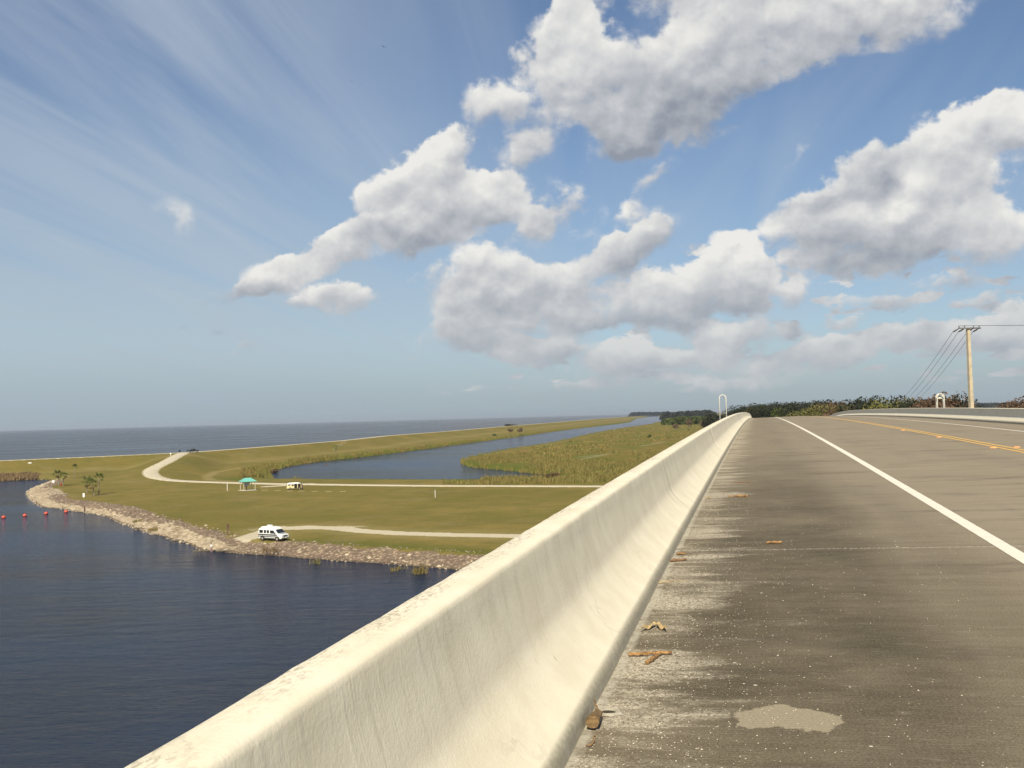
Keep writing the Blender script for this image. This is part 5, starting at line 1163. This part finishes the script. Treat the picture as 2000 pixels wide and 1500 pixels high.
# ------------------------------------------------------------------ hoop rails on the bridge piers
M_hoop = speckle('white galvanised tube', (.60, .58, .50), .1, 6, .5, .4)
def hoop(s, a, dz_top, w, label, n=1, base=-.6):
    r = tag(empty('ladder_hoop', BP(s, a, 0, False)), label, 'hoop rail'); r.rotation_euler[2] = -BAZ
    z0 = r.location.z; dzc = CS*(AY-abs(a-AY))
    for k in range(n):
        pts = [(-w/2, k*.5, base)]; h = dz_top-w/2+dzc
        for i in range(13): q = math.pi*(1-i/12); pts.append((w/2*math.cos(q), k*.5, h+w/2*math.sin(q)))
        pts.append((w/2, k*.5, base)); m = MB(); m.tube(pts, .042, 10); m.build('hoop', M_hoop, r, True)
    m = MB(); m.box(-w/2-.12, w/2+.12, -.12, .5*n, base-.12, base); m.build('bracket', M_under, r)
    if n > 1:
        m = MB(); m.box(-w/2, w/2, .22, .25, h-.12, h+.12); m.build('sign_plate', M_hoop, r)
    return r
hoop(72, -2.30, 2.20, .46, 'tall white hoop rail rising above the left parapet near the crest')
hoop(83, 14.22, 1.92, .52, 'small double white hoop rail behind the far right parapet', 2)

# ------------------------------------------------------------------ utility pole and wires
M_pole = speckle('cast concrete pole', (.50, .42, .29), .12, 2, .9); M_arm = speckle('grey timber arm', (.16, .15, .14), .2, 5, .8); M_insul = speckle('grey porcelain', (.35, .36, .38), .15, 8, .3); M_wire = speckle('dark cable', (.05, .055, .065), .2, 4, .6)
PT = atd(1890.5, 641.5, 112); r = tag(empty('utility_pole', (PT.x, PT.y, hz(PT.x, PT.y))), 'square tapering concrete utility pole with one crossarm right of the bridge', 'utility pole')
hp = PT.z-r.location.z; m = MB(); m.add([(-.31,-.31,-.4),(.31,-.31,-.4),(.31,.31,-.4),(-.31,.31,-.4),(-.17,-.17,hp),(.17,-.17,hp),(.17,.17,hp),(-.17,.17,hp)], [(0,1,5,4),(1,2,6,5),(2,3,7,6),(3,0,4,7),(4,5,6,7)]); m.build('mast', M_pole, r, bev=.02); r.rotation_euler[2] = R_(12)
m = MB(); m.box(-1.42, 1.50, -.31, -.19, hp-.06, hp+.08); arm = m.build('crossarm', M_arm, r)
tips = []
for x in (-1.33, -.62, .55, 1.28):
    m = MB(); m.tube([(x, -.25, hp+.08), (x, -.25, hp+.16), (x, -.25, hp+.20), (x, -.25, hp+.27), (x, -.25, hp+.30), (x, -.25, hp+.38)], [.04, .05, .11, .05, .10, .03], 8); m.build('insulator', M_insul, r, True)
    m = MB(); q0 = Vector((x, -.28, hp)); q1 = Vector((x-.26, .55, hp-.36)); m.tube([q0, q0.lerp(q1, .3), q0.lerp(q1, .5), q0.lerp(q1, .8), q1], [.03, .07, .09, .09, .03], 8); m.build('strain_insulator', M_arm, r, True)
    tips.append((Matrix.Translation(r.location) @ Matrix.Rotation(R_(12), 4, 'Z') @ q1, Matrix.Translation(r.location) @ Matrix.Rotation(R_(12), 4, 'Z') @ Vector((x, -.25, hp+.3))))
P2 = atd(1742, 806, 300); r2 = tag(empty('utility_pole', (P2.x, P2.y, 0)), 'lower utility pole hidden beyond the far parapet where the slanting wires end', 'utility pole')
m = MB(); h2 = P2.z; m.add([(-.2,-.2,-.3),(.2,-.2,-.3),(.2,.2,-.3),(-.2,.2,-.3),(-.12,-.12,h2),(.12,-.12,h2),(.12,.12,h2),(-.12,.12,h2)], [(0,1,5,4),(1,2,6,5),(2,3,7,6),(3,0,4,7),(4,5,6,7)]); m.build('mast', M_pole, r2)
m = MB(); m.box(-2.6, 2.6, -.08, .08, h2-.05, h2+.1); m.build('crossarm', M_arm, r2)
wl = ['leftmost of the four wires slanting down left of the pole', 'second of the slanting wires from the left', 'third of the slanting wires from the left', 'rightmost slanting wire, passing behind the concrete pole']
for i, (t, t2) in enumerate(tips):
    e = Vector((P2.x-2.4+1.6*i, P2.y, h2+.1)); m = MB(); L = 28
    m.tube([t.lerp(e, k/L)+Vector((0, 0, -1.6*4*(k/L)*(1-k/L))) for k in range(L+1)], .022, 5); tag(m.build('power_line', M_wire), wl[i], 'power line', 'wires slanting down from the pole')
    e = Vector((t2.x+330, t2.y+2+i*.4, t2.z+1.6+i*.15)); m = MB(); m.tube([t2.lerp(e, k/L)+Vector((0, 0, -2.2*4*(k/L)*(1-k/L))) for k in range(L+1)], .022, 5)
    tag(m.build('power_line', M_wire), 'one of the near-level wires leaving the pole top for the right photo edge', 'power line', 'level wires leaving the pole to the right')

# ------------------------------------------------------------------ far buildings
def barn(px, py, w, d, h, label, rz=0):
    g = at(px, py); r = tag(empty('white_building', (g.x, g.y, 0), rz), label, 'building'); part(r, 'wall', M_wpaint, lambda m: m.box(-w/2, w/2, -d/2, d/2, 0, h)); part(r, 'roof', M_wpaint, lambda m: m.prism([(-w/2-.5, h+.01), (w/2+.5, h+.01), (w/2-1, h+h*.45), (-w/2+1, h+h*.45)], -d/2-.5, d/2+.5))
    part(r, 'door', M_in, lambda m: m.box(-w*.1, w*.1, -d/2-.06, -d/2+.02, .02, h*.5)); return r
barn(1371.5, 814, 24, 16, 5, 'long white building far off beside the dark pines'); barn(1323.5, 815.5, 7, 6, 3.5, 'tiny white house far across the meadow')
# ------------------------------------------------------------------ birds
M_bird = speckle('black feathers', (.02, .018, .016), .2, 9, .8)
def bird(px, py, d, bank, label, span=1.0):
    p = atd(px, py, d); r = tag(empty('soaring_bird', p, .4), label, 'bird', 'vultures soaring over the lake'); r.rotation_euler = (.25, bank, .5); r.scale = (span,)*3
    m = MB()
    bm = bmesh.new(); bmesh.ops.create_uvsphere(bm, u_segments=10, v_segments=8, radius=1)
    for v in bm.verts:
        y = v.co.y; k = 1-.35*abs(y); v.co = Vector((v.co.x*.09*k, y*.34, v.co.z*.08*k))
    m.bm(bm)
    for sx in (-1, 1):
        prof = [(0, .16, 0), (.30, .20, .09), (.62, .14, .20), (.86, .04, .33), (.92, -.12, .36), (.60, -.14, .20), (.30, -.17, .08), (0, -.16, 0)]
        V = [(sx*x, y, z+.02) for x, y, z in prof]+[(sx*x, y, z-.005) for x, y, z in prof]; n = len(prof); m.add(V, [tuple(range(n)), tuple(range(2*n-1, n-1, -1))]+[(i, (i+1) % n, (i+1) % n+n, i+n) for i in range(n)])
    m.add([(-.05, -.28, 0), (.05, -.28, 0), (.12, -.58, .0), (-.12, -.58, .0), (0, -.3, .03)], [(0, 1, 2, 3), (0, 4, 1), (1, 4, 2), (2, 4, 3), (3, 4, 0)])
    m.tube([(0, .30, .02), (0, .42, .0), (0, .47, -.02)], [.05, .045, .015], 8)
    m.build('body', M_bird, r); return r
bird(749, 91.5, 330, .35, 'black bird gliding high left of the big cloud, larger of two'); bird(687, 158.5, 400, .5, 'black bird gliding lower left of its larger companion', .75)
# ------------------------------------------------------------------ air
def haze():
    m = MB(); m.box(-34000, 34000, -300, 33000, -5.5, 75); m = m.build('haze', None) if False else m
    me = bpy.data.meshes.new('haze'); me.from_pydata(m.v, [], m.f); o = bpy.data.objects.new('haze', me); COL.objects.link(o)
    mt = bpy.data.materials.new('pale damp air'); mt.use_nodes = True; nt = NT(mt.node_tree); nt.n.remove(nt.n['Principled BSDF'])
    v = nt.node('ShaderNodeVolumePrincipled'); v.inputs['Color'].default_value = (.80, .88, 1, 1); v.inputs['Density'].default_value = 4e-5; v.inputs['Anisotropy'].default_value = .2
    nt.l.new(v.outputs[0], nt.n['Material Output'].inputs['Volume']); me.materials.append(mt)
    tag(o, kind='stuff'); o['label'] = 'thin pale haze over the lake and far woods'; o['category'] = 'haze'
haze()
